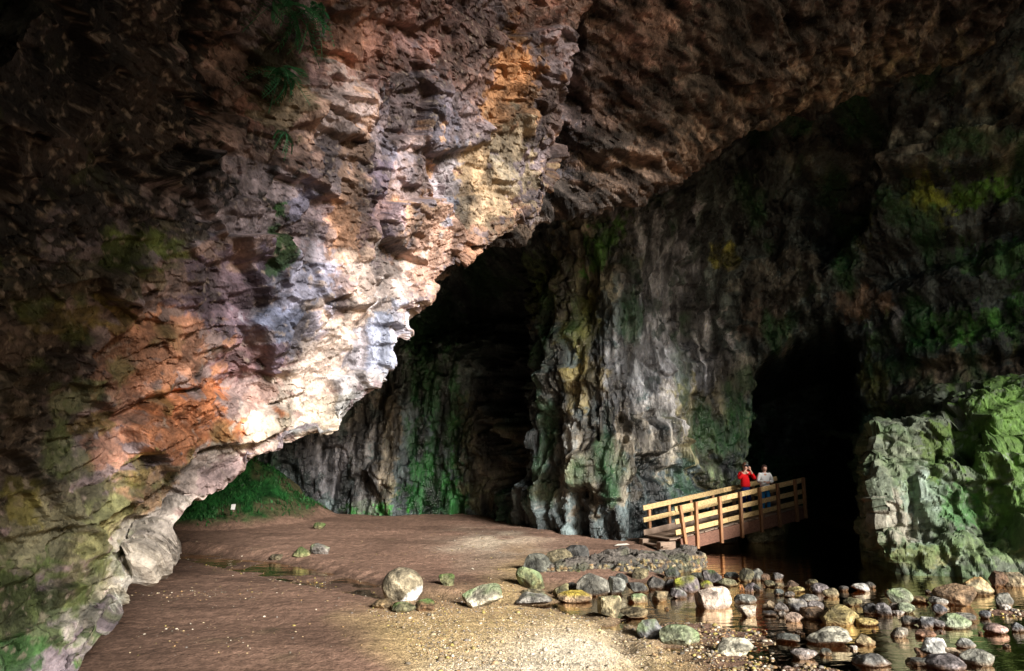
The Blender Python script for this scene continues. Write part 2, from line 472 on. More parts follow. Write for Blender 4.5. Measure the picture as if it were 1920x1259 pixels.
# ------------------------------------------------------------------ cave roof running from the near wall to the right
S = [(690, 640, 18.0), (790, 545, 17.8), (880, 474, 17.6), (960, 452, 17.6), (1050, 392, 17.7), (1130, 384, 17.8), (1240, 356, 18.0), (1300, 314, 18.3), (1450, 224, 18.8), (1560, 184, 19.2), (1700, 146, 19.8), (1920, 80, 20.5), (2150, 20, 21.3), (2500, -60, 22.5)]
S1 = [(670, 560, 17.3), (770, 460, 17.2), (860, 385, 17.1), (940, 345, 17.1), (1030, 280, 17.1), (1110, 262, 17.0), (1220, 225, 16.9), (1310, 190, 17.0), (1460, 120, 17.3), (1590, 75, 17.6), (1740, 30, 17.9), (1960, -40, 18.4), (2200, -110, 19.0), (2560, -200, 20.0)]
S2 = [(650, 440, 16.6), (750, 340, 16.5), (840, 260, 16.4), (920, 210, 16.3), (1010, 150, 16.1), (1090, 110, 15.9), (1200, 70, 15.7), (1310, 35, 15.6), (1470, -30, 15.6), (1620, -80, 15.6), (1780, -140, 15.8), (2000, -220, 16.0), (2260, -300, 16.4), (2620, -420, 17.0)]
S3 = [(620, 200, 15.6), (720, 90, 15.4), (810, 0, 15.2), (890, -60, 14.9), (980, -130, 14.5), (1070, -190, 14.1), (1190, -240, 13.7), (1320, -290, 13.5), (1490, -370, 13.4), (1660, -430, 13.3), (1840, -510, 13.2), (2080, -620, 13.2), (2360, -740, 13.3), (2740, -900, 13.6)]
s0 = np.array([at(*p) for p in S]); s1 = np.array([at(*p) for p in S1]); s2 = np.array([at(*p) for p in S2]); s3 = np.array([at(*p) for p in S3])
s4 = s3 + (s3 - s2) * np.array([0.3, 1.0, 0.4]) + np.array([0, -1.5, 0.5])
net = np.array([s0 + np.array([0.0, 4.5, 5.0]), s0 + np.array([0, 2.2, 2.2]), s0 + np.array([0, 0.7, 0.55]), s0, s1, s2, s3, s4])
g, tu, tv = loft(net, 0.045, 0.045)
nrm, sgn = grid_normals(g, np.array([4.0, 12.0, 3.0]))
nu, nv = g.shape[:2]
P0 = g.reshape(-1, 3); N0 = nrm.reshape(-1, 3)
px, py = proj(P0)
Qr = P0 @ np.array(Matrix.Rotation(R(-28), 3, 'Y')).T
D = 0.5 * fbm(P0 * 0.3, 3, 203) + 0.3 * ridged(Qr * np.array([0.25, 0.9, 1.2]), 4, 207) - 0.15
d1, id1 = facets(Qr, (0.45, 0.9, 1.3), 211, 0.34, 0.34, 0.03)
d2, id2 = facets(Qr, (1.3, 2.4, 3.4), 223, 0.14, 0.28, 0.015, 0.1)
d3, id3 = facets(Qr, (3.5, 6, 8), 227, 0.06, 0.12, 0.0, 0.1)
D = soften(D + d1, nu, nv, 2) + soften(d2, nu, nv, 1) + d3
D = D + relief(px, py, [([(1085, 290), (1150, 275), (1240, 300), (1230, 335), (1110, 350)], -0.5, 25), ([(1020, 50), (1090, 40), (1110, 210), (1030, 220)], -0.9, 35)], 14 * fbm(P0 * 1.3, 3, 208))
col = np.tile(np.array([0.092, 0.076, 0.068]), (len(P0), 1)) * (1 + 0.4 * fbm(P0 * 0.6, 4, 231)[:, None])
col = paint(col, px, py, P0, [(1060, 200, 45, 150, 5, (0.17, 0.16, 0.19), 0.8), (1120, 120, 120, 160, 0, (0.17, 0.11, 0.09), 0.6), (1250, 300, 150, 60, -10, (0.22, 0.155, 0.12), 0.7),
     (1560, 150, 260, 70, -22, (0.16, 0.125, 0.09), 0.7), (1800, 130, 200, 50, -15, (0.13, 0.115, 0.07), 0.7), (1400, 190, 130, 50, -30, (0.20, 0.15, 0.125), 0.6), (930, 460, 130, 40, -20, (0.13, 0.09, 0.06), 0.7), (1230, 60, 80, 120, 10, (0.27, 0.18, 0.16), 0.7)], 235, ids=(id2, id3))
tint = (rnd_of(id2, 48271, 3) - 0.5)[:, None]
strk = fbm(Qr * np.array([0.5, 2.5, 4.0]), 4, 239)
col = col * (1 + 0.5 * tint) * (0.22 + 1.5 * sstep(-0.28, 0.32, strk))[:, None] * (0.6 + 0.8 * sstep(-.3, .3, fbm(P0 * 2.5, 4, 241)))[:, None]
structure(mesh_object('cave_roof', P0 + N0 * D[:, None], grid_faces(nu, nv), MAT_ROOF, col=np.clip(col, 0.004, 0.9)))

# ------------------------------------------------------------------ far cave wall with its recesses and the tunnel
WP = np.array([(-22, 14), (-18, 21), (-15, 27), (-12.4, 30.5), (-10, 31.6), (-8, 32.0), (-6, 31.6), (-3.8, 31.8), (-1.6, 31.2), (-0.2, 29.2), (0.9, 26.8), (2.4, 25.4), (4.0, 24.9), (5.4, 25.6), (7.2, 27.0),
               (9.2, 28.2), (11.5, 28.0), (13.8, 27.0), (15.6, 25.0), (17.5, 23.6), (20, 22.3), (23, 20), (26, 15), (29, 9), (34, 4), (44, 0)], float)
tu = even_t(np.c_[WP, np.zeros(len(WP))], 0.055)
path = cr(WP, tu)
tan_ = np.gradient(path, axis=0); tan_ /= np.linalg.norm(tan_, axis=1, keepdims=True)
nin = np.stack([tan_[:, 1], -tan_[:, 0]], 1)
k = np.exp(-np.linspace(-2, 2, 61) ** 2); k /= k.sum()
nin = np.stack([np.convolve(np.pad(nin[:, j], 30, mode='edge'), k, 'valid') for j in (0, 1)], 1)
nin /= np.linalg.norm(nin, axis=1, keepdims=True)
zz = np.arange(-1.0, 19.0, 0.055)
nu, nv = len(path), len(zz)
Z = np.tile(zz, (nu, 1))
X = path[:, 0:1] + 0 * Z; Y = path[:, 1:2] + 0 * Z
lean = -0.06 * Z + 0.10 * np.clip(Z - 9.5, 0, None) ** 1.8
xr = sstep(6, 12, X)
lean = lean + xr * 0.9 * sstep(7.0, 10.5, Z) + xr * 0.06 * np.clip(Z - 8, 0, None) ** 1.5
G0 = np.stack([X + nin[:, 0:1] * lean, Y + nin[:, 1:2] * lean, Z], 2)
P0 = G0.reshape(-1, 3)
N0 = np.repeat(np.c_[nin, np.zeros(nu)], nv, axis=0)
px, py = proj(P0)
jag = 22 * fbm(P0 * 0.7, 3, 301) + 14 * fbm(P0 * 2.2, 3, 302)
D = 0.8 * fbm(P0 * np.array([0.3, 0.3, 0.14]), 3, 303) + 0.30 * fbm(P0 * np.array([1.1, 1.1, 0.35]), 4, 307)
flute = ridged(P0 * np.array([1.3, 1.3, 0.3]) + 0.4 * fbm(P0 * 0.5, 2, 309)[:, None], 4, 311)
fl_w = sstep(1350, 1150, px) * sstep(300, 560, py)
D = D + (0.8 * (flute - 0.6)) * (0.35 + 0.65 * fl_w)
d1, id1 = facets(P0, (0.7, 0.7, 0.45), 313, 0.40, 0.40, 0.05)
d2, id2 = facets(P0, (1.9, 1.9, 1.1), 317, 0.20, 0.30, 0.02, 0.1)
d3, id3 = facets(P0, (5.0, 5.0, 3.2), 331, 0.075, 0.11, 0.0)
D = soften(D + d1, nu, nv, 2) + soften(d2, nu, nv, 1) + d3
# bedding ledges on the right hand wall
bed = P0[:, 2] * 1.0 - 0.10 * P0[:, 0] + 0.25 * fbm(P0 * 0.6, 3, 337)
D = D + 0.30 * (np.abs(((bed * 0.8) % 1.0) - 0.5) * 2 - 0.5) * sstep(1380, 1520, px) * sstep(380, 560, py)
wall_feats = [
    ([(1415, 1120), (1412, 760), (1432, 685), (1490, 640), (1560, 612), (1612, 640), (1612, 720), (1606, 800), (1614, 1120)], -11.0, 62),
    ([(735, 640), (770, 560), (830, 490), (930, 470), (985, 520), (985, 640), (975, 760), (965, 900), (925, 900), (915, 720), (880, 660), (800, 650)], -4.5, 95),
    ([(1560, 180), (1680, 160), (1640, 420), (1540, 520), (1480, 460), (1500, 300)], -2.4, 70),
    ([(893, 590), (988, 590), (985, 905), (905, 905)], -3.4, 60),
    ([(1060, 850), (1180, 790), (1260, 790), (1300, 830), (1200, 870), (1180, 930), (1060, 930)], 0.55, 14),
    ([(1180, 790), (1260, 640), (1350, 640), (1340, 780), (1250, 800)], 0.35, 30),
    ([(1180, 860), (1300, 880), (1380, 930), (1300, 930), (1200, 900)], -0.5, 14),
    ([(1000, 640), (1080, 600), (1100, 720), (1030, 760)], 0.5, 40),
    ([(1640, 300), (1800, 230), (1960, 200), (1960, 310), (1780, 330), (1660, 345)], 1.0, 18),
    ([(1700, 630), (1960, 600), (1960, 660), (1720, 690)], 0.5, 14),
    ([(1620, 470), (1960, 380), (1960, 440), (1660, 540)], -0.9, 24),
]
D = D + relief(px, py, wall_feats, jag)
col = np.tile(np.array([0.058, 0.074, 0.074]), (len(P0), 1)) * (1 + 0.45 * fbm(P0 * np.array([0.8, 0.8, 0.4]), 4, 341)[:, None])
gr = (0.035, 0.12, 0.015)
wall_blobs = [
    (1290, 700, 90, 160, 10, (0.30, 0.31, 0.35), 0.95), (1180, 690, 110, 110, 0, (0.22, 0.225, 0.24), 0.8), (1260, 780, 120, 60, -15, (0.28, 0.27, 0.26), 0.85), (1240, 840, 90, 50, 10, (0.30, 0.27, 0.22), 0.8),  # first pale patch paints the centre's highlight into the wall colour
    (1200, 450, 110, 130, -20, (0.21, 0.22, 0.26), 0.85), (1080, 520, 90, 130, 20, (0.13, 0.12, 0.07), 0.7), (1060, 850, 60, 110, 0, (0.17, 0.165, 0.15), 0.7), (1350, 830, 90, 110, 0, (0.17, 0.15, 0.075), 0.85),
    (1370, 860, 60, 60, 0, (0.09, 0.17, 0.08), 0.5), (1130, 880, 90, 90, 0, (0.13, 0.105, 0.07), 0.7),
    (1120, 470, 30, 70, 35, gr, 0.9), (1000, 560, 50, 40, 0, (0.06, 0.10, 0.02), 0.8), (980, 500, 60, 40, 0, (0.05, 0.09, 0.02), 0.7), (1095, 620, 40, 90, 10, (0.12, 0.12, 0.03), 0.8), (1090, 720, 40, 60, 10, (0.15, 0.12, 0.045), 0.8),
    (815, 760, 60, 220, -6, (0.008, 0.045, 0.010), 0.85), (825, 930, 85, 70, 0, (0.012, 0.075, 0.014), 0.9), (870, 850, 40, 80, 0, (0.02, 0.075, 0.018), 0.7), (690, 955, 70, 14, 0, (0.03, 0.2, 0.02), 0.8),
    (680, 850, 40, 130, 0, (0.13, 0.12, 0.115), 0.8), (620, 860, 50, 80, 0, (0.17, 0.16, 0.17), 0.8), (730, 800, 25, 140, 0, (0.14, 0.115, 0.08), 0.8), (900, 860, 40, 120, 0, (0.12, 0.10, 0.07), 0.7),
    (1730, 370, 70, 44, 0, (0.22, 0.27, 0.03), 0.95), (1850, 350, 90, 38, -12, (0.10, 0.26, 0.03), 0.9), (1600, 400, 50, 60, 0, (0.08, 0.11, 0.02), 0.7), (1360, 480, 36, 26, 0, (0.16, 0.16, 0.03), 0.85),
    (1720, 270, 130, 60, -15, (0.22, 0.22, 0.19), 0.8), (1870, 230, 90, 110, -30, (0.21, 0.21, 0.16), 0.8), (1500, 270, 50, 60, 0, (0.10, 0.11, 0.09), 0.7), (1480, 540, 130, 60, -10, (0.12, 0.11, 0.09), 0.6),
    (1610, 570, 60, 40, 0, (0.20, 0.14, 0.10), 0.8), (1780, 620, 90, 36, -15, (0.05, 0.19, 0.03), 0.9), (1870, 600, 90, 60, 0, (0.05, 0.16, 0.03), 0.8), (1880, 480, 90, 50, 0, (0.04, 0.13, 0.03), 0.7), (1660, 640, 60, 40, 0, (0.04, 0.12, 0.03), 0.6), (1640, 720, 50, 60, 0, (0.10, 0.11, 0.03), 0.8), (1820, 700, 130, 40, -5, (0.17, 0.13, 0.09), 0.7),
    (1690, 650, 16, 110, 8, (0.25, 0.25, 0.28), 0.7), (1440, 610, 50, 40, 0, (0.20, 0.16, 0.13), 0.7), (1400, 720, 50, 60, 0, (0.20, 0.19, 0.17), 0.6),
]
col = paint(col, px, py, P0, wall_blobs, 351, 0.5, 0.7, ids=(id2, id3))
strk = fbm(P0 * np.array([2.6, 2.6, 0.22]), 4, 353)
tint = (rnd_of(id2, 48271, 3) - 0.5)[:, None]
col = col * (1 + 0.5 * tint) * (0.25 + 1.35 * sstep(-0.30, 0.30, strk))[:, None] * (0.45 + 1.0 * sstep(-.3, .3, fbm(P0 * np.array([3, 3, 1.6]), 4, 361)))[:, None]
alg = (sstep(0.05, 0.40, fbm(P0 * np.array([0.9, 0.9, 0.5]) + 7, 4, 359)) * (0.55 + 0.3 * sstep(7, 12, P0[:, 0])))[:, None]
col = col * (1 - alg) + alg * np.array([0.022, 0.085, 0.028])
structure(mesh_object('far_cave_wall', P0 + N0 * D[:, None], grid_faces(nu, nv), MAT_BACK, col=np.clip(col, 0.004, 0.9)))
# ------------------------------------------------------------------ mossy rock buttress on the right, stepped
def buttress():
    xs = np.arange(9.1, 27.0, 0.045)
    # profile: (offset back from the front line, height): foot ledge, bench, upright face, top shelf running back to the wall
    nx = len(xs)
    yf = 19.2 - 0.10 * (xs - 11) - 0.012 * (xs - 11) ** 2 + 0.5 * np.sin(xs * 0.9) * 0.4
    top = np.interp(xs, [9.1, 10.2, 11.8, 12.8, 13.3, 14.0, 18, 27], [3.6, 3.75, 3.95, 4.1, 4.5, 4.75, 5.2, 5.6])
    prof = [(0.0, -0.8, 0), (0.02, -0.2, 0), (0.08, 0.25, 0), (0.2, 0.62, 0), (0.55, 0.72, 0), (0.62, 0.9, .05), (0.72, 0, .35), (0.95, 0, .62), (1.5, 0, .66), (1.62, 0, .80), (1.8, 0, .97), (2.2, 0, 1.0), (4.2, 0.15, 1.0), (7.5, 0.2, 1.02)]
    lines = []
    for (o, z, ft) in prof:
        lines.append(np.stack([xs, yf + o, (z + 0 * xs) if ft == 0 else 0.2 + ft * (top - 0.2) + (z if ft in (1.0, 1.02) else 0)], 1))
    # left flank: first columns bend back beside the tunnel
    net = np.array(lines)
    tu_ = even_t(net[:, nx // 2], 0.04)
    g = cr(net, tu_)
    bend = np.clip((9.95 - g[:, :, 0]) / 0.85, 0, 1)
    g[:, :, 1] += bend ** 1.6 * 7.0
    g[:, :, 0] += bend ** 1.6 * 4.4
    g[:, :, 0] += (0.55 * fbm(np.stack([g[:, :, 2] * 0.9, g[:, :, 1] * 0.3, 0 * g[:, :, 0]], 2).reshape(-1, 3), 3, 431).reshape(g.shape[:2]) + 0.22 * (np.floor(g[:, :, 2] * 1.1) % 2)) * sstep(11.2, 9.6, g[:, :, 0])
    offs = cr(np.array([[p_[0]] for p_ in prof], float), tu_)
    g[:, :, 0] += 0.62 * offs * sstep(15.0, 11.0, g[:, :, 0])
    return g
g = buttress()
nrm, sgn = grid_normals(g, np.array([10.0, 0.0, 6.0]))
nu, nv = g.shape[:2]
P0 = g.reshape(-1, 3); N0 = nrm.reshape(-1, 3)
px, py = proj(P0)
Qr = P0 @ np.array(Matrix.Rotation(R(12), 3, 'Y')).T
D = 0.22 * fbm(P0 * 0.6, 3, 403) + 0.09 * fbm(P0 * 2.2, 4, 405)
d1, id1 = facets(Qr, (0.85, 0.85, 0.55), 411, 0.34, 0.28, 0.06, 0.08)
d2, id2 = facets(Qr, (2.1, 2.1, 1.3), 413, 0.20, 0.16, 0.06, 0.06)
d3, id3 = facets(Qr, (5.5, 5.5, 4.0), 417, 0.05, 0.05, 0.01, 0.05)
D = soften(D + d1 + d2, nu, nv, 1) + d3
D = D + relief(px, py, [([(1778, 770), (1822, 770), (1850, 990), (1880, 1010), (1860, 1030), (1800, 960)], -0.3, 14), ([(1826, 775), (1990, 720), (1990, 1060), (1900, 1050), (1870, 960)], 0.5, 14),
                        ([(1698, 890), (1716, 890), (1725, 1010), (1700, 1010)], -0.25, 6), ([(1640, 930), (1700, 935), (1700, 1030), (1640, 1025)], 0.2, 8)], 6 * fbm(P0 * 2, 3, 419))
bed = Qr[:, 2] * 0.95 + 0.2 * fbm(P0 * 0.7, 3, 433)
D = D + 0.16 * (sstep(0.0, 0.2, bed % 1.0) - (bed % 1.0))
D = np.clip(D, -0.9, 0.9)
col = np.tile(np.array([0.088, 0.105, 0.072]), (len(P0), 1)) * (1 + 0.4 * fbm(P0 * 0.9, 4, 421)[:, None])
col = paint(col, px, py, P0, [(1680, 970, 60, 60, 0, (0.26, 0.24, 0.19), 0.85), (1740, 930, 50, 80, 0, (0.22, 0.28, 0.23), 0.8), (1680, 850, 60, 50, 0, (0.16, 0.18, 0.12), 0.8), (1870, 860, 90, 150, -10, (0.06, 0.12, 0.018), 0.9),
    (1900, 780, 70, 50, 0, (0.10, 0.19, 0.04), 0.8), (1760, 850, 40, 60, 0, (0.08, 0.13, 0.02), 0.8), (1800, 950, 40, 50, 0, (0.06, 0.16, 0.05), 0.8), (1730, 1045, 90, 22, 0, (0.16, 0.16, 0.07), 0.8), (1860, 1030, 90, 30, 0, (0.12, 0.17, 0.07), 0.7), (1600, 900, 30, 140, 0, (0.05, 0.075, 0.035), 0.8)], 423, 0.45, 1.2, ids=(id2, id3))
tint = (rnd_of(id2, 48271, 3) - 0.5)[:, None]
up = np.clip(N0[:, 2], 0, 1)
mm = (sstep(-0.05, 0.3, fbm(P0 * 1.6 + 3, 4, 427)) * 0.45)[:, None]
col = col * (1 + 0.4 * tint)
col = col * (1 - mm) + mm * np.array([0.05, 0.105, 0.025])
lich = sstep(0.35, 0.55, fbm(P0 * 7.0, 3, 429))[:, None] * 0.5
col = col * (1 - lich) + lich * np.array([0.25, 0.29, 0.23])
structure(mesh_object('mossy_rock_buttress', P0 + N0 * D[:, None], grid_faces(nu, nv), MAT_CLIFF, col=np.clip(col, 0.004, 0.9)))

# ------------------------------------------------------------------ ground: sand, gravel, stream bed
WL = -0.25
chan_px = [(200, 1030, .45), (300, 1040, .6), (400, 1052, .8), (500, 1068, .95), (600, 1092, .8), (680, 1112, .65), (760, 1130, .5), (850, 1135, .42), (950, 1142, .42), (1060, 1142, .5), (1150, 1142, .7)]
chan = [(on(a, b, WL)[0], on(a, b, WL)[1], w) for a, b, w in chan_px]
pool_px = [(1100, 1120), (1150, 1150), (1215, 1168), (1290, 1182), (1330, 1222), (1420, 1250), (1490, 1280), (1900, 1420), (2700, 1420), (2700, 1090), (1960, 1088), (1890, 1090), (1800, 1082), (1755, 1070), (1600, 1058)]
pool = [tuple(on(a, b, WL)[:2]) for a, b in pool_px] + [(11.3, 24.0), (13.3, 27.0), (13.5, 42.0), (9.6, 42.0), (9.4, 27.0), (7.4, 26.2), (6.2, 24.0), (5.6, 22.2), (5.2, 20.8)] + [tuple(on(a, b, WL)[:2]) for a, b in [(1290, 1092), (1180, 1108)]]
def ground_z(x, y, detail=True):
    p = np.stack([x, y, 0 * x], -1).reshape(-1, 3)
    sh = x.shape
    n1 = fbm(p * np.array([0.35, 0.6, 1]), 3, 501).reshape(sh)
    n2 = fbm(p * np.array([1.4, 1.8, 1]), 3, 503).reshape(sh)
    base = -0.03 + 0.06 * n1 + 0.02 * n2
    # sand rises gently to the far wall; the sand slope in front stays low
    base = base + 0.30 * sstep(20, 31, y) * sstep(4.5, 0.5, x)
    base = base - 0.10 * sstep(0.0, 6.0, x) * sstep(16, 9, y)
    # mossy bank of fallen earth at the back left
    m = np.maximum(0, 1 - np.hypot((x + 12.4) / 4.6, (y - 30.8) / 4.6))
    base = base + 3.3 * m ** 1.15 + 1.3 * np.maximum(0, m) * fbm(p * 0.9, 5, 507, 0.6).reshape(sh)
    # channel
    jx = x + 0.18 * n2; jy = y + 0.25 * n1
    cut = np.zeros(sh)
    for i in range(len(chan) - 1):
        x1, y1, w1 = chan[i]; x2, y2, w2 = chan[i + 1]
        vx, vy = x2 - x1, y2 - y1
        t = np.clip(((jx - x1) * vx + (jy - y1) * vy) / (vx * vx + vy * vy), 0, 1)
        d = np.hypot(jx - x1 - t * vx, (jy - y1 - t * vy)) / (w1 + (w2 - w1) * t)
        cut = np.maximum(cut, 1 - sstep(0.6, 1.7, d))
    chan_z = WL - 0.012 + 0.11 * n2
    z = base * (1 - cut) + np.minimum(base, chan_z) * cut
    sd = sdist(x + 0.25 * n2, y + 0.25 * n1, pool)
    pz = WL - 0.16 + 0.10 * n1 + 0.10 * n2 - 0.35 * sstep(21, 26, y)
    bank = sstep(-2.4, 0.35, sd) ** 1.3
    z = z * (1 - bank) + np.minimum(z, pz) * bank
    # gravel bars lifting just out of the water
    for (bx, by, rx, ry, h) in BARS:
        q = np.maximum(0, 1 - np.hypot((x - bx) / rx, (y - by) / ry) + 0.25 * n2)
        z = np.maximum(z, np.where(q > 0, WL - 0.16 + h * np.sqrt(q), -9))
    # shoal of gravel where the shore runs out into the stream
    n3 = fbm(p * np.array([2.2, 2.8, 1]), 4, 515).reshape(sh)
    sm = sstep(-0.5, 0.5, sdist(x, y, SHOAL) + 0.5 * n1)
    z = z * (1 - sm) + (WL + 0.012 + 0.13 * n3) * sm
    # ridges and hollows left by the water in the sand
    rp = p * np.array([0.7, 3.2, 1]) + 0.8 * fbm(p * 0.5, 2, 511)[:, None]
    z = z + (0.022 * (ridged(rp, 3, 513) - 0.6)).reshape(sh) * sstep(WL - 0.02, WL + 0.12, z)
    if detail:
        z = z + 0.012 * fbm(p * 5, 3, 509).reshape(sh)
    return z
SHOAL = [tuple(on(a, b, WL)[:2]) for a, b in [(1085, 1142), (1150, 1152), (1230, 1172), (1320, 1168), (1430, 1182), (1425, 1205), (1330, 1212), (1400, 1238), (1560, 1250), (1600, 1275), (1500, 1330), (1200, 1300), (1130, 1190)]]
BARS = []
for a, b, rx, ry, h in [(1370, 1185, 0.9, 0.4, 0.20), (1480, 1262, 1.0, 0.35, 0.22), (1890, 1150, 0.9, 0.6, 0.22), (1840, 1078, 1.3, 0.35, 0.32), (1190, 1180, 0.5, 0.6, 0.2), (680, 1125, 0.4, .3, 0.24), (560, 1088, .5, .2, .19)]:
    q = on(a, b, WL)
    BARS.append((q[0], q[1], rx, ry, h))
def axis(lo, flo, fhi, hi, fine, ratio=1.25):
    a = list(np.arange(flo, fhi, fine))
    s, v = fine, flo
    left = []
    while v > lo:
        s *= ratio; v -= s; left.append(v)
    s, v = fine, a[-1]
    while v < hi:
        s *= ratio; v += s; a.append(v)
    return np.array(left[::-1] + a)
gx = axis(-90, -14, 15.5, 90, 0.06); gy = axis(-120, 7.5, 33.5, 60, 0.06)
XX, YY = np.meshgrid(gx, gy, indexing='ij')
ZZ = ground_z(XX, YY)
# outside the cave mouth the beach falls away gently behind the camera
P0 = np.stack([XX, YY, ZZ], 2).reshape(-1, 3)
px, py = proj(P0)
behind = P0[:, 1] < 3
px = np.where(behind, -5000, px); py = np.where(behind, 5000, py)
sand = np.array([0.225, 0.138, 0.098]) * (1 + 0.22 * fbm(P0 * np.array([0.5, 1.6, 1]), 4, 521))[:, None] * (1 + 0.12 * fbm(P0 * 6, 3, 522))[:, None]
jx = px + 45 * fbm(P0 * 0.9, 3, 523); jy = py + 22 * fbm(P0 * 0.9 + 5, 3, 525)
grav_poly = [(640, 1150), (760, 1125), (900, 1118), (930, 1060), (1000, 1040), (1000, 1110), (1100, 1120), (1300, 1230), (1420, 1300), (800, 1320), (700, 1200)]
gm = sstep(-35, 60, sdist(jx, jy, grav_poly))
gm2 = sstep(0, 40, sdist(jx, jy, [(820, 1030), (1000, 985), (1010, 1040), (930, 1100), (840, 1075)])) * 0.6
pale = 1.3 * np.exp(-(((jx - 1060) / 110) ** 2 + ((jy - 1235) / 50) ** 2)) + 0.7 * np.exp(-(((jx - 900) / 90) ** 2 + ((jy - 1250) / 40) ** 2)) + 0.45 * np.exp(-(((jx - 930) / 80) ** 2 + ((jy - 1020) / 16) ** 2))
col = sand
col = col * (1 - gm[:, None]) + gm[:, None] * np.array([0.52, 0.38, 0.19])
col = col * (1 - gm2[:, None]) + gm2[:, None] * np.array([0.38, 0.28, 0.20])
pale = np.clip(pale, 0, 1)[:, None]
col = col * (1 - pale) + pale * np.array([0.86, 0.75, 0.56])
wetm = sstep(WL + 0.035, WL - 0.01, P0[:, 2])[:, None]
damp = sstep(WL + 0.16, WL + 0.02, P0[:, 2] + 0.05 * fbm(P0 * 1.5, 3, 526))[:, None]
col = col * (1 - 0.35 * damp)
left_shade_wet = (sstep(700, 250, px) * 0.35 + 0.30 * sstep(0.05, 0.35, fbm(P0 * np.array([0.35, 1.1, 1]), 4, 528)))[:, None]
col = col * (1 - np.clip(left_shade_wet, 0, .5))  # shade painted into the left sand, together with scattered wet patches
bed = np.array([0.33, 0.175, 0.055]) * (1 + 0.6 * fbm(P0 * 3, 4, 527))[:, None]
deep = sstep(WL - 0.01, WL - 0.12, P0[:, 2])[:, None]
bed = bed * deep + (1 - deep) * np.array([0.13, 0.082, 0.052]) * (1 + 0.4 * fbm(P0 * 5, 3, 530))[:, None]
col = col * (1 - wetm) + wetm * bed
mb = (np.maximum(0, 1 - np.hypot((P0[:, 0] + 12.4) / 4.6, (P0[:, 1] - 30.8) / 4.6)) + 0.12 * fbm(P0 * 1.2, 4, 529))
mb = sstep(0.04, 0.16, mb)[:, None]
bare = sstep(-0.1, 0.25, fbm(P0 * 0.8 + 2, 4, 531) + 0.8 * (P0[:, 0] + 10.3) / 3)[:, None]
bankc = np.array([0.011, 0.065, 0.014]) * (0.6 + 0.8 * sstep(-.3, .3, fbm(P0 * 3, 4, 533)))[:, None] * (1 - bare) + bare * np.array([0.075, 0.07, 0.035])
col = col * (1 - mb) + mb * bankc
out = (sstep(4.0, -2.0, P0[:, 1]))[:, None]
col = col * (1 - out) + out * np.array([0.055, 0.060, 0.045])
MAT_SAND = rock_material('sand', rough=0.85, bump=0.45, fine=22.0, var=0.42, spec=0.15, gravel=45)
grav = np.clip(np.maximum(np.maximum(gm, gm2), 0.8 * wetm[:, 0]), 0, 1) * (P0[:, 1] > 4)
def ground_at(x, y):
    i = min(max(int(np.searchsorted(gx, x)) - 1, 0), len(gx) - 2); j = min(max(int(np.searchsorted(gy, y)) - 1, 0), len(gy) - 2)
    u = (x - gx[i]) / (gx[i + 1] - gx[i]); v = (y - gy[j]) / (gy[j + 1] - gy[j])
    return float(ZZ[i, j] * (1 - u) * (1 - v) + ZZ[i + 1, j] * u * (1 - v) + ZZ[i, j + 1] * (1 - u) * v + ZZ[i + 1, j + 1] * u * v)
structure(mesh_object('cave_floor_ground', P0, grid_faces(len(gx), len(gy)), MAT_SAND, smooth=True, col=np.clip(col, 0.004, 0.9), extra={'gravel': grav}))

# ------------------------------------------------------------------ water: brown peaty stream
def water_material():
    m, nt, b = new_mat('peat_water')
    L = nt.links.new
    nt.nodes.remove(b)
    out = nt.nodes['Material Output']
    tr = nd(nt, 'ShaderNodeBsdfTransparent'); tr.inputs['Color'].default_value = (0.70, 0.43, 0.17, 1)
    gl = nd(nt, 'ShaderNodeBsdfGlossy'); gl.inputs['Roughness'].default_value = 0.05
    gl.inputs['Color'].default_value = (0.85, 0.74, 0.58, 1)
    fr = nd(nt, 'ShaderNodeFresnel'); fr.inputs['IOR'].default_value = 1.17
    co = nd(nt, 'ShaderNodeTexCoord')
    mp = nd(nt, 'ShaderNodeMapping'); mp.inputs['Scale'].default_value = (0.8, 2.2, 1)
    n = nd(nt, 'ShaderNodeTexNoise'); n.inputs['Scale'].default_value = 2.2; n.inputs['Detail'].default_value = 4
    bp = nd(nt, 'ShaderNodeBump'); bp.inputs['Strength'].default_value = 0.32; bp.inputs['Distance'].default_value = 0.05
    L(co.outputs['Object'], mp.inputs['Vector']); L(mp.outputs[0], n.inputs['Vector']); L(n.outputs['Fac'], bp.inputs['Height'])
    L(bp.outputs[0], gl.inputs['Normal']); L(bp.outputs[0], fr.inputs['Normal'])
    mx = nd(nt, 'ShaderNodeMixShader')
    L(fr.outputs[0], mx.inputs[0]); L(tr.outputs[0], mx.inputs[1]); L(gl.outputs[0], mx.inputs[2]); L(mx.outputs[0], out.inputs['Surface'])
    return m
wx, wy = np.meshgrid(np.linspace(-14, 40, 60), np.linspace(-20, 44, 60), indexing='ij')
structure(mesh_object('stream_water', np.stack([wx, wy, 0 * wx + WL], 2).reshape(-1, 3), grid_faces(60, 60), water_material(), smooth=True))
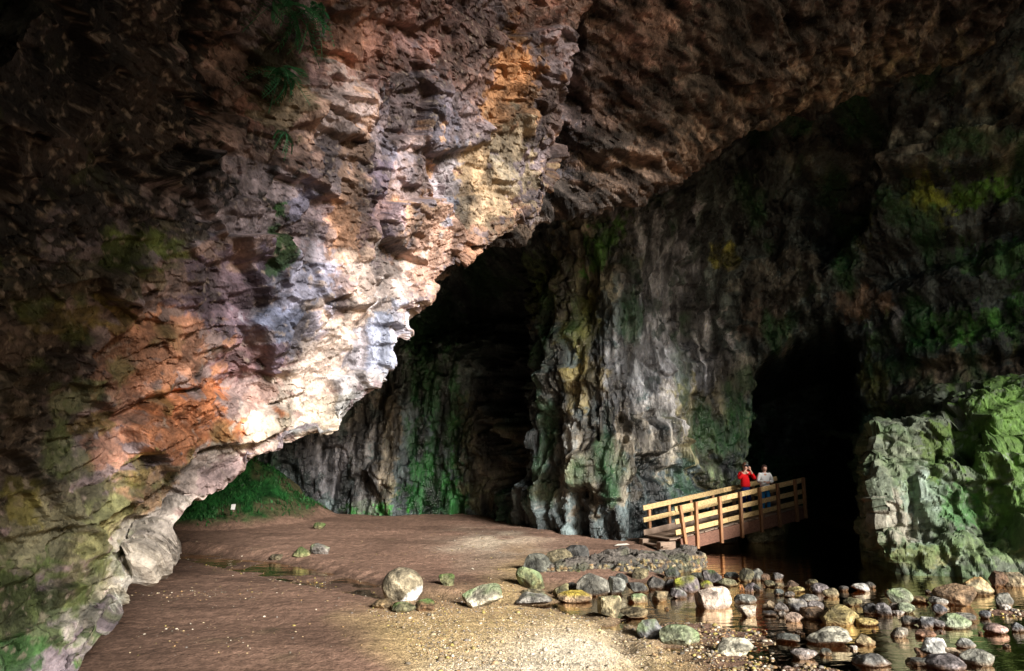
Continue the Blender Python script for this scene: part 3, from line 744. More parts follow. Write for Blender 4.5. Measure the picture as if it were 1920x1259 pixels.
# ------------------------------------------------------------------ unseen headland and mouth arch behind the camera, outline shaped to steer sun and shade
AX = np.array([-70, -40, -20, -12, -8, -5, -2, 0.3, 1.5, 3.0, 5.5, 8, 12, 16, 20, 25, 30, 38, 46, 60, 85], float)
AZ = np.array([-1, -0.5, 0.3, 0.8, 1.4, 0.8, 1.2, 2.7, 5.5, 8.7, 13.2, 17.6, 21.2, 18.8, 18.4, 20.2, 19.8, 15.0, 6, 0.5, -1], float)
TOPZ = np.array([0, 16, 24, 27, 29, 30, 30, 30, 30, 30, 30, 30, 30, 30, 30, 30, 29, 27, 22, 14, 0], float)
def hl(y, z):
    return np.stack([AX, y + 0 * AX, z], 1)
net = np.array([hl(0.9, AZ + 7.0), hl(0.6, AZ + 2.5), hl(0.0, AZ), hl(-1.0, AZ + 0.6), hl(-2.4, np.maximum(AZ + 2, AZ * 0.6 + TOPZ * 0.3)), hl(-3.2, np.maximum(AZ + 3, TOPZ * 0.8)), hl(0.0, TOPZ + 3.2), hl(14, TOPZ + 4.5), hl(50, TOPZ + 4.0), hl(75, TOPZ * 0.6), hl(95, TOPZ * 0 - 1)])
g, tu, tv = loft(net, 0.8, 0.8)
P0 = g.reshape(-1, 3)
P0 = P0 + np.stack([0 * P0[:, 0], 0.4 * fbm(P0 * 0.35, 3, 601) - 0.5, 0.35 * fbm(P0 * 0.4 + 5, 3, 603)], 1)
hc = np.tile(np.array([0.13, 0.11, 0.09]), (len(P0), 1))
gs = sstep(26, 30, P0[:, 2])[:, None]
hc = hc * (1 - gs) + gs * np.array([0.06, 0.10, 0.03])
structure(mesh_object('headland_light_shaper', P0, grid_faces(*g.shape[:2]), MAT_ROOF, col=hc))

# ------------------------------------------------------------------ small mesh builders
class MB:
    """collects boxes, tubes and cards into one mesh"""
    def __init__(self):
        self.v, self.f, self.c = [], [], []
    def box(self, c, ax, ay, az, sx, sy, sz, taper=1.0):
        c = np.asarray(c, float)
        n = len(self.v)
        for k, (i, j, l) in enumerate([(-1, -1, -1), (1, -1, -1), (1, 1, -1), (-1, 1, -1), (-1, -1, 1), (1, -1, 1), (1, 1, 1), (-1, 1, 1)]):
            t = taper if l > 0 else 1.0
            self.v.append(c + ax * i * sx / 2 * t + ay * j * sy / 2 * t + az * l * sz / 2)
        for q in ([0, 3, 2, 1], [4, 5, 6, 7], [0, 1, 5, 4], [1, 2, 6, 5], [2, 3, 7, 6], [3, 0, 4, 7]):
            self.f.append([n + i for i in q])
        return self
    def build(self, name, mat, parent=None, bevel=0.0):
        me = bpy.data.meshes.new(name)
        me.from_pydata([tuple(p) for p in self.v], [], self.f)
        me.update()
        me.materials.append(mat)
        o = bpy.data.objects.new(name, me)
        COL.objects.link(o)
        o.parent = parent
        if bevel:
            m = o.modifiers.new('bevel', 'BEVEL'); m.width = bevel; m.segments = 1
        return o
UX, UY, UZ = np.eye(3)
def simple_mat(name, color, rough=0.7, var=0.25, scale=6.0, stretch=(1, 1, 1), bump=0.1, spec=0.3):
    m, nt, b = new_mat(name)
    L = nt.links.new
    co = nd(nt, 'ShaderNodeTexCoord'); mp = nd(nt, 'ShaderNodeMapping'); mp.inputs['Scale'].default_value = stretch
    n = nd(nt, 'ShaderNodeTexNoise'); n.inputs['Scale'].default_value = scale; n.inputs['Detail'].default_value = 6
    L(co.outputs['Object'], mp.inputs['Vector']); L(mp.outputs[0], n.inputs['Vector'])
    r = nd(nt, 'ShaderNodeMapRange'); r.inputs['From Min'].default_value = 0.3; r.inputs['From Max'].default_value = 0.7
    r.inputs['To Min'].default_value = 1 - var; r.inputs['To Max'].default_value = 1 + var
    L(n.outputs['Fac'], r.inputs['Value'])
    oi = nd(nt, 'ShaderNodeObjectInfo')
    r2 = nd(nt, 'ShaderNodeMapRange'); r2.inputs['To Min'].default_value = 1 - var * 0.7; r2.inputs['To Max'].default_value = 1 + var * 0.7
    L(oi.outputs['Random'], r2.inputs['Value'])
    mu = nd(nt, 'ShaderNodeMath', operation='MULTIPLY'); L(r.outputs[0], mu.inputs[0]); L(r2.outputs[0], mu.inputs[1])
    sc = nd(nt, 'ShaderNodeVectorMath', operation='SCALE'); sc.inputs[0].default_value = color; L(mu.outputs[0], sc.inputs['Scale'])
    L(sc.outputs[0], b.inputs['Base Color'])
    b.inputs['Roughness'].default_value = rough
    b.inputs['Specular IOR Level'].default_value = spec
    bp = nd(nt, 'ShaderNodeBump'); bp.inputs['Strength'].default_value = bump; bp.inputs['Distance'].default_value = 0.02
    L(n.outputs['Fac'], bp.inputs['Height']); L(bp.outputs[0], b.inputs['Normal'])
    return m

# ------------------------------------------------------------------ footbridge
M_RAIL = simple_mat('rail_timber', (0.56, 0.39, 0.18), 0.7, 0.35, 5, (1, 6, 6))
M_POST = simple_mat('post_timber', (0.33, 0.17, 0.085), 0.75, 0.4, 5, (6, 6, 1))
M_BEAM = simple_mat('beam_timber', (0.21, 0.105, 0.07), 0.8, 0.35, 5, (1, 6, 6))
M_DECK = simple_mat('deck_timber', (0.23, 0.165, 0.12), 0.8, 0.25, 5)
bl = at(1264, 950.5, 23.4); br = at(1502, 896.5, 26.0)
BL = np.array(bl); BR = np.array(br)
bdir = BR - BL; blen = np.linalg.norm(bdir); bu = bdir / blen          # along the slope
bh = np.array([bdir[0], bdir[1], 0]); bh /= np.linalg.norm(bh)
bw = np.array([-bh[1], bh[0], 0])                                       # across, away from the camera
bn = np.cross(bu, bw); bn = bn if bn[2] > 0 else -bn
BW = 1.3
RH = 1.02
bridge = empty('footbridge', tuple(BL - UZ * (RH + 0.4)))
def bpt(s, w, h):
    """point on the bridge: s metres along, w across (0 near side), h above the near top-rail line"""
    return BL + bu * s + bw * w + UZ * h - np.array(bridge.location)
def t_of_px(px_):
    tt = np.linspace(-1, 1.6, 2600) * blen
    q = BL + tt[:, None] * bu
    xx, _ = proj(q)
    return tt[np.argmin(abs(xx - px_))]
ext = 0.15
M_CREO = simple_mat('stained_rail_timber', (0.42, 0.19, 0.03), 0.6, 0.25, 5, (1, 6, 6))
for w, s0_, side in ((0.0, 0.0, -1), (BW, -0.30, 1)):
    for k, (h, hh) in enumerate(((-0.085, 0.17), (-0.49, 0.16), (-0.84, 0.16))):
        if side == 1 and k == 2:
            s1_ = blen + ext
            MB().box(bpt((s0_ + s1_) / 2, w + 0.02, -RH + 0.10), bu, bw, bn, s1_ - s0_, 0.035, 0.2).build('kick_board', M_DECK, bridge, 0.004)
            continue
        cuts = [s0_, 2.30, blen + ext] if side < 0 else [s0_, 0.95, 3.4, blen + ext]
        for a, b in zip(cuts[:-1], cuts[1:]):
            mt = M_CREO if (side == 1 and k == 0 and a > 10) else M_RAIL
            MB().box(bpt((a + b) / 2, w + side * 0.02, h), bu, bw, bn, b - a - 0.006, 0.045, hh).build('rail_board', mt, bridge, 0.004)
for i, pxx in enumerate([1276, 1301, 1345.5, 1383.7, 1420, 1453.6, 1486, 1502]):
    s = t_of_px(pxx)
    bot = [-1.46, -1.50, -1.53, -1.54, -1.53, -1.52, -1.5, -1.45, -1.4, -1.4][i]
    tl = 0.10 if i == 0 else 0.0
    c = (bpt(s - tl, -0.10, 0.02) + bpt(s + tl, -0.10, bot)) / 2
    axz = bpt(s - tl, -0.10, 0.02) - bpt(s + tl, -0.10, bot); Lp = np.linalg.norm(axz); axz /= Lp
    MB().box(c, bh, bw, axz, 0.10, 0.10, Lp).build('post', M_POST, bridge, 0.008)
for s in [0.02, 0.9, 1.9, 2.95, 4.0, 5.0, 6.0]:
    MB().box((bpt(s, BW + 0.10, 0.0) + bpt(s, BW + 0.10, -1.5)) / 2, bh, bw, UZ, 0.10, 0.10, 1.5).build('post', M_POST, bridge, 0.008)
for w in (-0.02, BW + 0.02):
    MB().box(bpt((blen + ext) / 2 + 0.1, w, -RH - 0.25), bu, bw, bn, blen + ext - 0.2, 0.07, 0.40).build('beam', M_BEAM, bridge, 0.006)
nb = int((blen + ext) / 0.155)
for i in range(nb):
    MB().box(bpt(0.08 + i * 0.155, BW / 2, -RH - 0.018 + 0.006 * random.uniform(-1, 1)), bu, bw, bn, 0.142, BW - 0.02 + 0.10 * random.random(), 0.038).build('deck_plank', M_DECK, bridge, 0.004)
for k, (so, dz) in enumerate(((-0.14, -0.02), (-0.42, -0.24))):
    cc = bpt(so, BW / 2 - 0.05, 0); cc[2] = bpt(0, 0, -RH)[2] + dz
    MB().box(cc, bh, bw, UZ, 0.30, BW + 0.02, 0.05).build('step_tread', M_DECK, bridge, 0.005)
for w in (0.14, BW - 0.2):
    cc = bpt(-0.28, w, 0); cc[2] = bpt(0, 0, -RH)[2] - 0.30
    MB().box(cc, bh, bw, UZ, 0.62, 0.22, 0.40).build('step_support', M_DECK, bridge, 0.01)
tag(bridge, 'sloping wooden footbridge with yellow rails and orange brown posts leading into the dark tunnel', 'footbridge')

# ------------------------------------------------------------------ boulders
MAT_STONE = rock_material('stone', rough=0.65, bump=0.8, fine=13.0, var=0.5, spec=0.4)
import bmesh
_ico = {}
def ico(level):
    if level not in _ico:
        bm = bmesh.new(); bmesh.ops.create_icosphere(bm, subdivisions=level, radius=1.0)
        v = np.array([p.co[:] for p in bm.verts]); f = np.array([[q.index for q in p.verts] for p in bm.faces]); bm.free()
        _ico[level] = (v, f)
    return _ico[level]
TONES = {'grey': (0.21, 0.20, 0.18), 'dark': (0.10, 0.10, 0.085), 'tan': (0.36, 0.28, 0.17), 'pale': (0.48, 0.44, 0.34), 'white': (0.80, 0.76, 0.66), 'green': (0.30, 0.33, 0.22),
         'olive': (0.185, 0.165, 0.09), 'purple': (0.23, 0.20, 0.19), 'pink': (0.36, 0.27, 0.22), 'orange': (0.45, 0.20, 0.07), 'mossgrey': (0.25, 0.235, 0.16), 'brown': (0.22, 0.14, 0.08), 'blue': (0.19, 0.205, 0.21), 'yellow': (0.40, 0.34, 0.13)}
def stone_shape(seed, shape, level):
    r = np.random.default_rng(seed)
    v, f = ico(level)
    v = v.copy()
    if shape == 'block':
        v = np.sign(v) * np.abs(v) ** 0.62
    ncut = {'egg': 3, 'round': 12, 'block': 12, 'wedge': 14, 'flat': 12, 'slab': 10, 'point': 14}[shape]
    for k in range(ncut):
        n = r.normal(size=3); n /= np.linalg.norm(n)
        d = {'egg': r.uniform(0.86, 0.95), 'round': r.uniform(0.68, 0.92), 'block': r.uniform(0.62, 0.9), 'wedge': r.uniform(0.5, 0.85), 'flat': r.uniform(0.6, 0.9), 'slab': r.uniform(0.6, 0.9), 'point': r.uniform(0.5, 0.82)}[shape]
        if shape == 'point':
            n[2] = abs(n[2]) * 0.5 + 0.25; n /= np.linalg.norm(n)
        h = v @ n - d
        m = h > 0
        v[m] -= np.outer(h[m] * r.uniform(0.82, 1.0), n)
    if shape in ('wedge', 'slab'):
        v[:, 2] += 0.35 * v[:, 0] * r.choice([-1, 1])
    amp = {'egg': 0.03, 'round': 0.045}.get(shape, 0.07)
    nn = v / (np.linalg.norm(v, axis=1, keepdims=True) + 1e-6)
    v = v + nn * (amp * 1.4 * fbm(v * 1.6 + seed * 3.1, 3, seed) + amp * 0.5 * fbm(v * 5 + seed, 3, seed + 9))[:, None]
    lo, hi = v.min(0), v.max(0)
    v = (v - (lo + hi) / 2) / (hi - lo)          # unit box
    return v, f
TOPG = ground_at
def stone(name, x0, x1, y0, y1, tone, shape, label, group=None, cat='rock', sink=0.2, moss=None, seed=None, rotz=None, lvl=None, zb=None, white_face=False):
    """a stone whose visible outline spans x0..x1, y0..y1 (photo pixels), standing on sand or stream bed"""
    seed = seed if seed is not None else int(x0 * 7 + y0 * 13)
    r = np.random.default_rng(seed)
    cx = (x0 + x1) / 2
    z = WL if zb is None else zb
    if zb is None:
        lo_, hi_ = WL, 1.5                      # where the line of sight meets sand or water
        for _ in range(14):
            z = (lo_ + hi_) / 2; b = on(cx, y1, z)
            if max(WL, TOPG(b[0], b[1])) > z: lo_ = z
            else: hi_ = z
    b = on(cx, y1, z)
    sc = np.linalg.norm(b - CAM) / FPX * 0.985
    w = (x1 - x0) * sc
    ang = math.atan2(3 - z, b[1])
    dep = w * (0.75 if shape not in ('flat',) else 0.9)
    hv = (y1 - y0) * sc * (0.80 if group in ('stones in the stream', 'boulders along the rock ledge') else 1.0)
    h = max(0.28 * w, (hv - 0.42 * dep * math.sin(ang)) / math.cos(ang))
    full = h * (1 + sink)
    lvl = lvl or (4 if (x1 - x0) > 40 else 3)
    v, f = stone_shape(seed, shape, lvl)
    a = (r.uniform(-0.5, 0.5) if rotz is None else rotz)
    ca_, sa_ = math.cos(a), math.sin(a)
    v = np.stack([v[:, 0] * ca_ - v[:, 1] * sa_, v[:, 0] * sa_ + v[:, 1] * ca_, v[:, 2]], 1)
    lo, hi = v.min(0), v.max(0); v = (v - (lo + hi) / 2) / (hi - lo)
    v = v * np.array([w, dep, full])
    v[:, 2] += full / 2
    base = np.array(TONES[tone]) * ((0.95 if (x1 - x0) > 26 else 0.62) if tone != 'white' else 1.0)
    q = v / max(w, 0.05)
    c = base * (0.42 + 1.0 * sstep(-.35, .35, fbm(q * 3.5 + seed, 4, seed + 1)))[:, None] * (0.7 + 0.6 * sstep(-.3, .3, fbm(q * 11 + seed, 3, seed + 2)))[:, None] * (1 + r.uniform(-0.08, 0.08, 3))
    if moss:
        mcol, amt = moss
        m_ = sstep(0.25 - amt, 0.75 - amt, fbm(q * 2.2 + seed, 3, seed + 4) * 0.7 + 0.75 * (v[:, 2] / full - 0.35))[:, None]
        c = c * (1 - m_) + m_ * np.array(mcol)
    # damp band where the water has just been
    if z <= WL + 0.02:
        wetb = sstep(sink * h + 0.09, sink * h + 0.02, v[:, 2] + 0.02 * fbm(q * 6, 2, seed))[:, None]
        c = c * (1 - 0.6 * wetb) + 0.6 * wetb * np.array([0.15, 0.075, 0.025])
    if white_face:
        wf = (v @ np.array([0.62, -0.45, -0.64]) / w > (0.05 if x0 == 713 else 0.16)) & (v[:, 2] > 0.12 * full)
        c[wf] = (0.82, 0.80, 0.74)
    o = mesh_object(name, v, f, MAT_STONE, smooth=False, col=np.clip(c, 0.004, 0.9))
    o.location = (b[0], b[1] + dep * 0.42, z - sink * h)
    tag(o, label, cat, group)
    return o
MOSS_Y = (0.26, 0.27, 0.03); MOSS_G = (0.085, 0.13, 0.035); MOSS_P = (0.23, 0.30, 0.15)
GB = 'boulders along the rock ledge'; GS = 'stones in the stream'; GD = 'stones lying on the sand'
B = [
 (713, 787, 1071, 1129, 'mossgrey', 'egg', 'large egg shaped boulder with white lower face standing on the sand beside the channel', GD, None),
 (866, 940, 1098, 1142, 'pale', 'wedge', 'pale green flecked boulder at the gravel edge right of the egg shaped one', GD, (MOSS_P, .2)),
 (822, 851, 1077, 1099, 'olive', 'block', 'small mossy stone on the sand between egg shaped and pale boulders', GD, (MOSS_G, .3)),
 (546, 579, 1027, 1045, 'olive', 'point', 'darker left stone of the pair on the open sand', GD, (MOSS_G, .3)),
 (579, 614, 1021, 1041, 'grey', 'block', 'paler right stone of the pair on the open sand', GD, (MOSS_G, .1)),
 (585, 608, 980, 993, 'olive', 'round', 'small stone farthest back on the open sand', GD, (MOSS_G, .1)),
 (503, 528, 1041, 1052, 'olive', 'flat', 'low flat stone on the sand at the channel edge', GD, None),
 (695, 732, 1125, 1143, 'brown', 'flat', 'low sandy stone in front of the egg shaped boulder', GD, None),
 (733, 777, 1131, 1150, 'olive', 'flat', 'low wet stone just right of the sandy one below the egg shaped boulder', GD, (MOSS_G, .1)),
 (776, 812, 1126, 1148, 'brown', 'flat', 'flat brown stone with green tuft between egg shaped and pale boulders', GD, (MOSS_G, .1)),
 (977, 1040, 1031, 1074, 'dark', 'point', 'large dark grey boulder with peaked top at the left end of the ledge', GB, None),
 (1026, 1078, 1023, 1060, 'olive', 'round', 'rounded brown boulder leaning on the dark one behind the ledge', GB, None),
 (1057, 1106, 1016, 1054, 'dark', 'round', 'dark rounded boulder rearmost behind the ledge', GB, None),
 (968, 1021, 1056, 1107, 'olive', 'slab', 'upright mossy slab with green streaks leaning against the ledge end', GB, (MOSS_P, .2)),
 (1084, 1147, 1070, 1119, 'grey', 'round', 'big rounded grey boulder in front of the middle of the ledge', GB, None),
 (1141, 1174, 1077, 1116, 'grey', 'block', 'wet grey boulder touching the right side of the big rounded one', GB, None),
 (1156, 1178, 1073, 1093, 'dark', 'block', 'small dark stone tucked under the ledge face', GB, None),
 (1186, 1217, 1063, 1088, 'olive', 'block', 'greenish block below the pebbly front of the ledge', GB, None),
 (1180, 1219, 1089, 1114, 'dark', 'wedge', 'dark angular stone in the heap below the ledge', GB, None),
 (1216, 1249, 1078, 1107, 'dark', 'round', 'dark round boulder in the heap left of the yellow mossed one', GB, None),
 (1248, 1279, 1059, 1087, 'dark', 'block', 'dark green boulder against the right end of the ledge', GB, (MOSS_G, 0)),
 (1248, 1270, 1084, 1106, 'dark', 'block', 'nearly black stone wedged left of the yellow mossed boulder', GB, None),
 (1268, 1316, 1077, 1113, 'grey', 'block', 'boulder capped with bright yellow green moss below the bridge', GB, (MOSS_Y, .3)),
 (1314, 1339, 1087, 1107, 'tan', 'round', 'small tan boulder with yellow top right of the yellow mossed one', GB, (MOSS_Y, .1)),
 (1322, 1355, 1065, 1097, 'dark', 'wedge', 'dark angular boulder behind the small tan one', GB, (MOSS_G, 0)),
 (1301, 1335, 1071, 1089, 'dark', 'flat', 'dark flat stone at the foot of the ledge end', GB, None),
 (1260, 1289, 1101, 1123, 'grey', 'block', 'small square grey block in front of the yellow mossed boulder', GB, (MOSS_P, .1)),
 (1226, 1255, 1106, 1128, 'tan', 'block', 'small tan block sitting in the water left of the square grey block', GB, None),
 (1179, 1214, 1111, 1131, 'tan', 'block', 'tan stone with pale green left end at the water edge', GB, (MOSS_P, .1)),
 (975, 1022, 1100, 1123, 'olive', 'flat', 'olive flat topped stone in front of the leaning slab', GB, None),
 (1048, 1112, 1105, 1131, 'tan', 'flat', 'long tan stone with yellow lichen end on the gravel', GB, ((0.45, 0.34, 0.06), .1)),
 (1037, 1067, 1091, 1119, 'olive', 'wedge', 'dark olive wedge behind the long tan stone', GB, None),
 (1066, 1089, 1091, 1107, 'grey', 'block', 'small grey stone just behind the long tan stone', GB, None),
 (965, 1035, 1118, 1137, 'grey', 'flat', 'low greenish grey slab at the edge of the little pool', GB, (MOSS_P, .1)),
 (1124, 1168, 1112, 1158, 'tan', 'block', 'upright tan boulder with green left side at the stream edge', GB, (MOSS_G, -.1)),
 (1165, 1219, 1137, 1162, 'olive', 'flat', 'low olive stone lying right of the upright tan boulder', GB, None),
 (1197, 1244, 1157, 1198, 'grey', 'point', 'peaked stone with shadowed left face beside the pale green boulder', GS, (MOSS_P, .1)),
 (1246, 1316, 1169, 1216, 'green', 'round', 'large pale green boulder on the near gravel edge', GS, (MOSS_P, .3)),
 (1351, 1417, 1196, 1232, 'pale', 'wedge', 'pale tan boulder nearest the bottom edge in the stream', GS, None),
 (1312, 1378, 1096, 1142, 'pale', 'block', 'largest pale boulder with saddle shaped top in midstream', GS, None),
 (1382, 1421, 1112, 1133, 'grey', 'round', 'smooth grey oval stone right of the saddle topped boulder', GS, None),
 (1391, 1422, 1134, 1157, 'pale', 'block', 'small pale square block below the smooth grey oval', GS, None),
 (1361, 1387, 1071, 1087, 'dark', 'round', 'dark stone at the back edge of the stream under the bridge', GS, None),
 (1391, 1417, 1063, 1092, 'olive', 'round', 'olive round stone with pale stripe in the back row', GS, None),
 (1412, 1433, 1064, 1089, 'grey', 'round', 'stone with white top edge in the back row', GS, ((.6, .56, .45), .0)),
 (1429, 1446, 1075, 1090, 'brown', 'round', 'small brown stone right of the white topped one', GS, None),
 (1453, 1471, 1073, 1089, 'purple', 'block', 'lone small stone far back in the dark water', GS, None),
 (1349, 1387, 1083, 1101, 'olive', 'flat', 'low olive stone behind the saddle topped boulder', GS, None),
 (1387, 1397, 1095, 1110, 'orange', 'block', 'small bright orange stone among grey ones', GS, None),
 (1399, 1417, 1091, 1110, 'purple', 'wedge', 'greyish purple stone just right of the orange stone', GS, None),
 (1415, 1432, 1095, 1111, 'dark', 'wedge', 'wet dark stone second to the right of the orange stone', GS, None),
 (1436, 1455, 1087, 1102, 'olive', 'round', 'small olive stone in the middle of the back row', GS, None),
 (1455, 1472, 1092, 1105, 'tan', 'block', 'small tan stone with pale top in the back row', GS, None),
 (1475, 1501, 1087, 1105, 'brown', 'point', 'brown peaked stone above the thin yellow slab', GS, None),
 (1484, 1513, 1103, 1112, 'yellow', 'flat', 'thin yellow slab lying flat in the water', GS, None),
 (1455, 1472, 1104, 1118, 'blue', 'round', 'small blue grey wet stone left of the thin yellow slab', GS, None),
 (1474, 1492, 1108, 1121, 'purple', 'round', 'small dull purple stone below the thin yellow slab', GS, None),
 (1434, 1458, 1125, 1143, 'tan', 'point', 'orange tan peaked stone in midstream', GS, None),
 (1456, 1482, 1127, 1150, 'grey', 'point', 'grey peaked stone right of the orange tan one', GS, None),
 (1485, 1518, 1121, 1151, 'grey', 'block', 'grey block with pale right top in the midstream cluster', GS, ((.5, .45, .33), -.1)),
 (1462, 1477, 1146, 1159, 'pale', 'round', 'tiny cream stone in front of the grey peaked stone', GS, None),
 (1478, 1506, 1148, 1167, 'pink', 'round', 'round pinkish stone in midstream', GS, None),
 (1435, 1459, 1145, 1157, 'dark', 'flat', 'dark flat stone awash in front of the orange tan one', GS, None),
 (1515, 1536, 1086, 1101, 'olive', 'block', 'small olive stone left of the purple one at the back', GS, None),
 (1527, 1557, 1093, 1113, 'purple', 'round', 'purple rounded stone at the edge of the dark water', GS, None),
 (1548, 1574, 1102, 1121, 'tan', 'round', 'round tan stone touching the purple one', GS, None),
 (1507, 1539, 1114, 1131, 'grey', 'flat', 'flat grey stone behind the two layered ones', GS, None),
 (1519, 1550, 1127, 1146, 'purple', 'round', 'grey purple cap stone resting behind the brown striped one', GS, None),
 (1513, 1556, 1138, 1163, 'brown', 'block', 'brown striped boulder left of the big yellowish one', GS, None),
 (1555, 1620, 1135, 1174, 'yellow', 'block', 'big yellowish boulder in the middle of the stream', GS, ((.36, .31, .08), .1)),
 (1604, 1632, 1093, 1111, 'white', 'wedge', 'bright white angular stone by the dark water', GS, None),
 (1627, 1644, 1091, 1104, 'dark', 'round', 'small dark stone right of the bright white one', GS, None),
 (1591, 1620, 1121, 1138, 'olive', 'wedge', 'olive stone with tan tip above the big yellowish boulder', GS, None),
 (1577, 1593, 1098, 1109, 'dark', 'round', 'small dark stone left of the bright white one', GS, None),
 (1663, 1678, 1105, 1116, 'orange', 'round', 'little rusty round stone beside the tilted green boulder', GS, None),
 (1676, 1713, 1103, 1137, 'green', 'wedge', 'tilted green topped boulder right of midstream', GS, (MOSS_P, .2)),
 (1693, 1720, 1132, 1152, 'green', 'block', 'small green block below the tilted green boulder', GS, None),
 (1649, 1675, 1130, 1157, 'grey', 'slab', 'tilted grey slab left of the pale stones', GS, None),
 (1670, 1689, 1131, 1147, 'pale', 'block', 'pale stone between grey slab and green block', GS, None),
 (1626, 1651, 1132, 1153, 'dark', 'point', 'dark stone in shadow left of the tilted grey slab', GS, None),
 (1680, 1698, 1145, 1154, 'white', 'flat', 'small white flat stone in front of the green block', GS, None),
 (1616, 1652, 1161, 1175, 'yellow', 'flat', 'flat yellow wedge just right of the big yellowish boulder', GS, None),
 (1775, 1830, 1097, 1137, 'brown', 'block', 'large angular boulder with dark hollow front far right', GS, None),
 (1820, 1869, 1083, 1116, 'tan', 'point', 'triangular tan and orange boulder far right', GS, ((.5, .30, .10), -.1)),
 (1869, 1899, 1073, 1101, 'brown', 'block', 'reddish brown rock at the end of the sand strip', GS, None),
 (1894, 1930, 1074, 1102, 'tan', 'block', 'tan rock at the far right picture edge', GS, None),
 (1877, 1906, 1114, 1139, 'grey', 'wedge', 'grey stone with tan top at the right gravel', GS, None),
 (1752, 1779, 1120, 1136, 'grey', 'block', 'grey stone left of the angular hollow boulder', GS, None),
 (1757, 1779, 1134, 1153, 'blue', 'round', 'rounded blue grey stone in front of the hollow boulder', GS, None),
 (1717, 1747, 1122, 1132, 'brown', 'flat', 'flat brown stone awash right of the tilted green boulder', GS, None),
 (1754, 1779, 1110, 1122, 'dark', 'flat', 'dark wet stone just behind the grey one near the hollow boulder', GS, None),
 (1778, 1826, 1152, 1181, 'green', 'point', 'peaked stone with pale green ridge on the right', GS, (MOSS_P, .1)),
 (1804, 1834, 1151, 1169, 'grey', 'flat', 'flat grey stone behind the pale green ridge stone', GS, None),
 (1844, 1861, 1146, 1161, 'blue', 'round', 'small blue stone on the right gravel', GS, None),
 (1883, 1899, 1135, 1146, 'white', 'flat', 'small white stone on the right gravel', GS, None),
 (1859, 1894, 1171, 1190, 'pink', 'round', 'pinkish purple oval stone near the right edge', GS, None),
 (1530, 1599, 1177, 1213, 'pale', 'slab', 'large pale slab tilted up in the near stream', GS, None),
 (1612, 1646, 1189, 1212, 'tan', 'point', 'tan peaked stone right of the large pale slab', GS, None),
 (1491, 1535, 1215, 1237, 'grey', 'wedge', 'grey wedge below and left of the large pale slab', GS, None),
 (1541, 1561, 1216, 1230, 'grey', 'round', 'small grey stone right of the grey wedge', GS, None),
 (1463, 1505, 1196, 1207, 'dark', 'flat', 'dark slab barely awash left of the large pale slab', GS, None),
 (1597, 1610, 1211, 1219, 'white', 'round', 'tiny white stone below the tan peaked one', GS, None),
 (1471, 1488, 1249, 1259, 'pale', 'block', 'small pale block on the near gravel at the bottom edge', GS, None),
 (1679, 1704, 1177, 1197, 'pale', 'block', 'cream stone with orange base below the green block', GS, None),
 (1732, 1753, 1157, 1179, 'blue', 'block', 'blue grey stone with white top', GS, ((.5, .5, .45), -.1)),
 (1754, 1779, 1163, 1179, 'purple', 'wedge', 'purple grey wedge right of the white topped blue stone', GS, None),
 (1698, 1727, 1155, 1173, 'dark', 'wedge', 'dark stone with orange top left of the white topped blue stone', GS, ((.4, .2, .1), -.1)),
 (1724, 1756, 1185, 1197, 'brown', 'flat', 'flat brown stone awash below the white topped blue stone', GS, None),
 (1742, 1781, 1200, 1233, 'white', 'block', 'bright cream lumpy boulder in the near right stream', GS, None),
 (1779, 1808, 1215, 1234, 'tan', 'wedge', 'tan stone touching the right side of the bright cream boulder', GS, None),
 (1803, 1832, 1198, 1217, 'grey', 'point', 'grey tan peaked stone above right of the bright cream boulder', GS, None),
 (1821, 1869, 1221, 1251, 'grey', 'round', 'smooth grey dome with orange base bottom right', GS, None),
 (1714, 1753, 1239, 1251, 'dark', 'flat', 'wet dark flat stone at the bottom below the cream boulder', GS, None),
 (1758, 1819, 1239, 1259, 'grey', 'flat', 'broad flat grey stone at the bottom edge beside the grey dome', GS, None),
 (1723, 1742, 1217, 1230, 'brown', 'block', 'small brown stone left of the bright cream boulder', GS, None),
 (1619, 1675, 1225, 1252, 'grey', 'point', 'grey ridged stone at the bottom with ripples behind it', GS, None),
 (1904, 1922, 1169, 1186, 'blue', 'round', 'blue grey stone cut by the right picture edge', GS, None),
]
for (x0, x1, y0, y1, tone, shape, label, grp, moss) in B:
    nm = 'boulder' if (x1 - x0) >= 40 else 'stone'
    stone(nm, x0, x1, y0, y1, tone, shape, label, grp, 'boulder' if nm == 'boulder' else 'stone', moss=moss, white_face=(x0 in (713, 866)))
# small stones nobody can tell apart
r = np.random.default_rng(55)
for k in range(36):
    xx = r.uniform(1240, 1919); yy = r.uniform(1085, 1256)
    if yy > 1259 - (1500 - xx) * 0.3 or (xx < 1330 and yy < 1140):
        continue
    if any(b[0] - 6 < xx < b[1] + 6 and b[2] - 2 < yy < b[3] + 4 for b in B):
        continue
    w = r.uniform(6, 13)
    stone('stone', xx - w / 2, xx + w / 2, yy - w * r.uniform(.35, .7), yy, r.choice(['grey', 'tan', 'pale', 'brown', 'dark', 'blue', 'pink', 'white'], p=[.2, .2, .12, .17, .15, .06, .06, .04]), r.choice(['round', 'block', 'flat']),
          'little stone showing above the shallow stream between the bigger rocks', 'little stones in the stream', 'stone', seed=9000 + k, lvl=2)
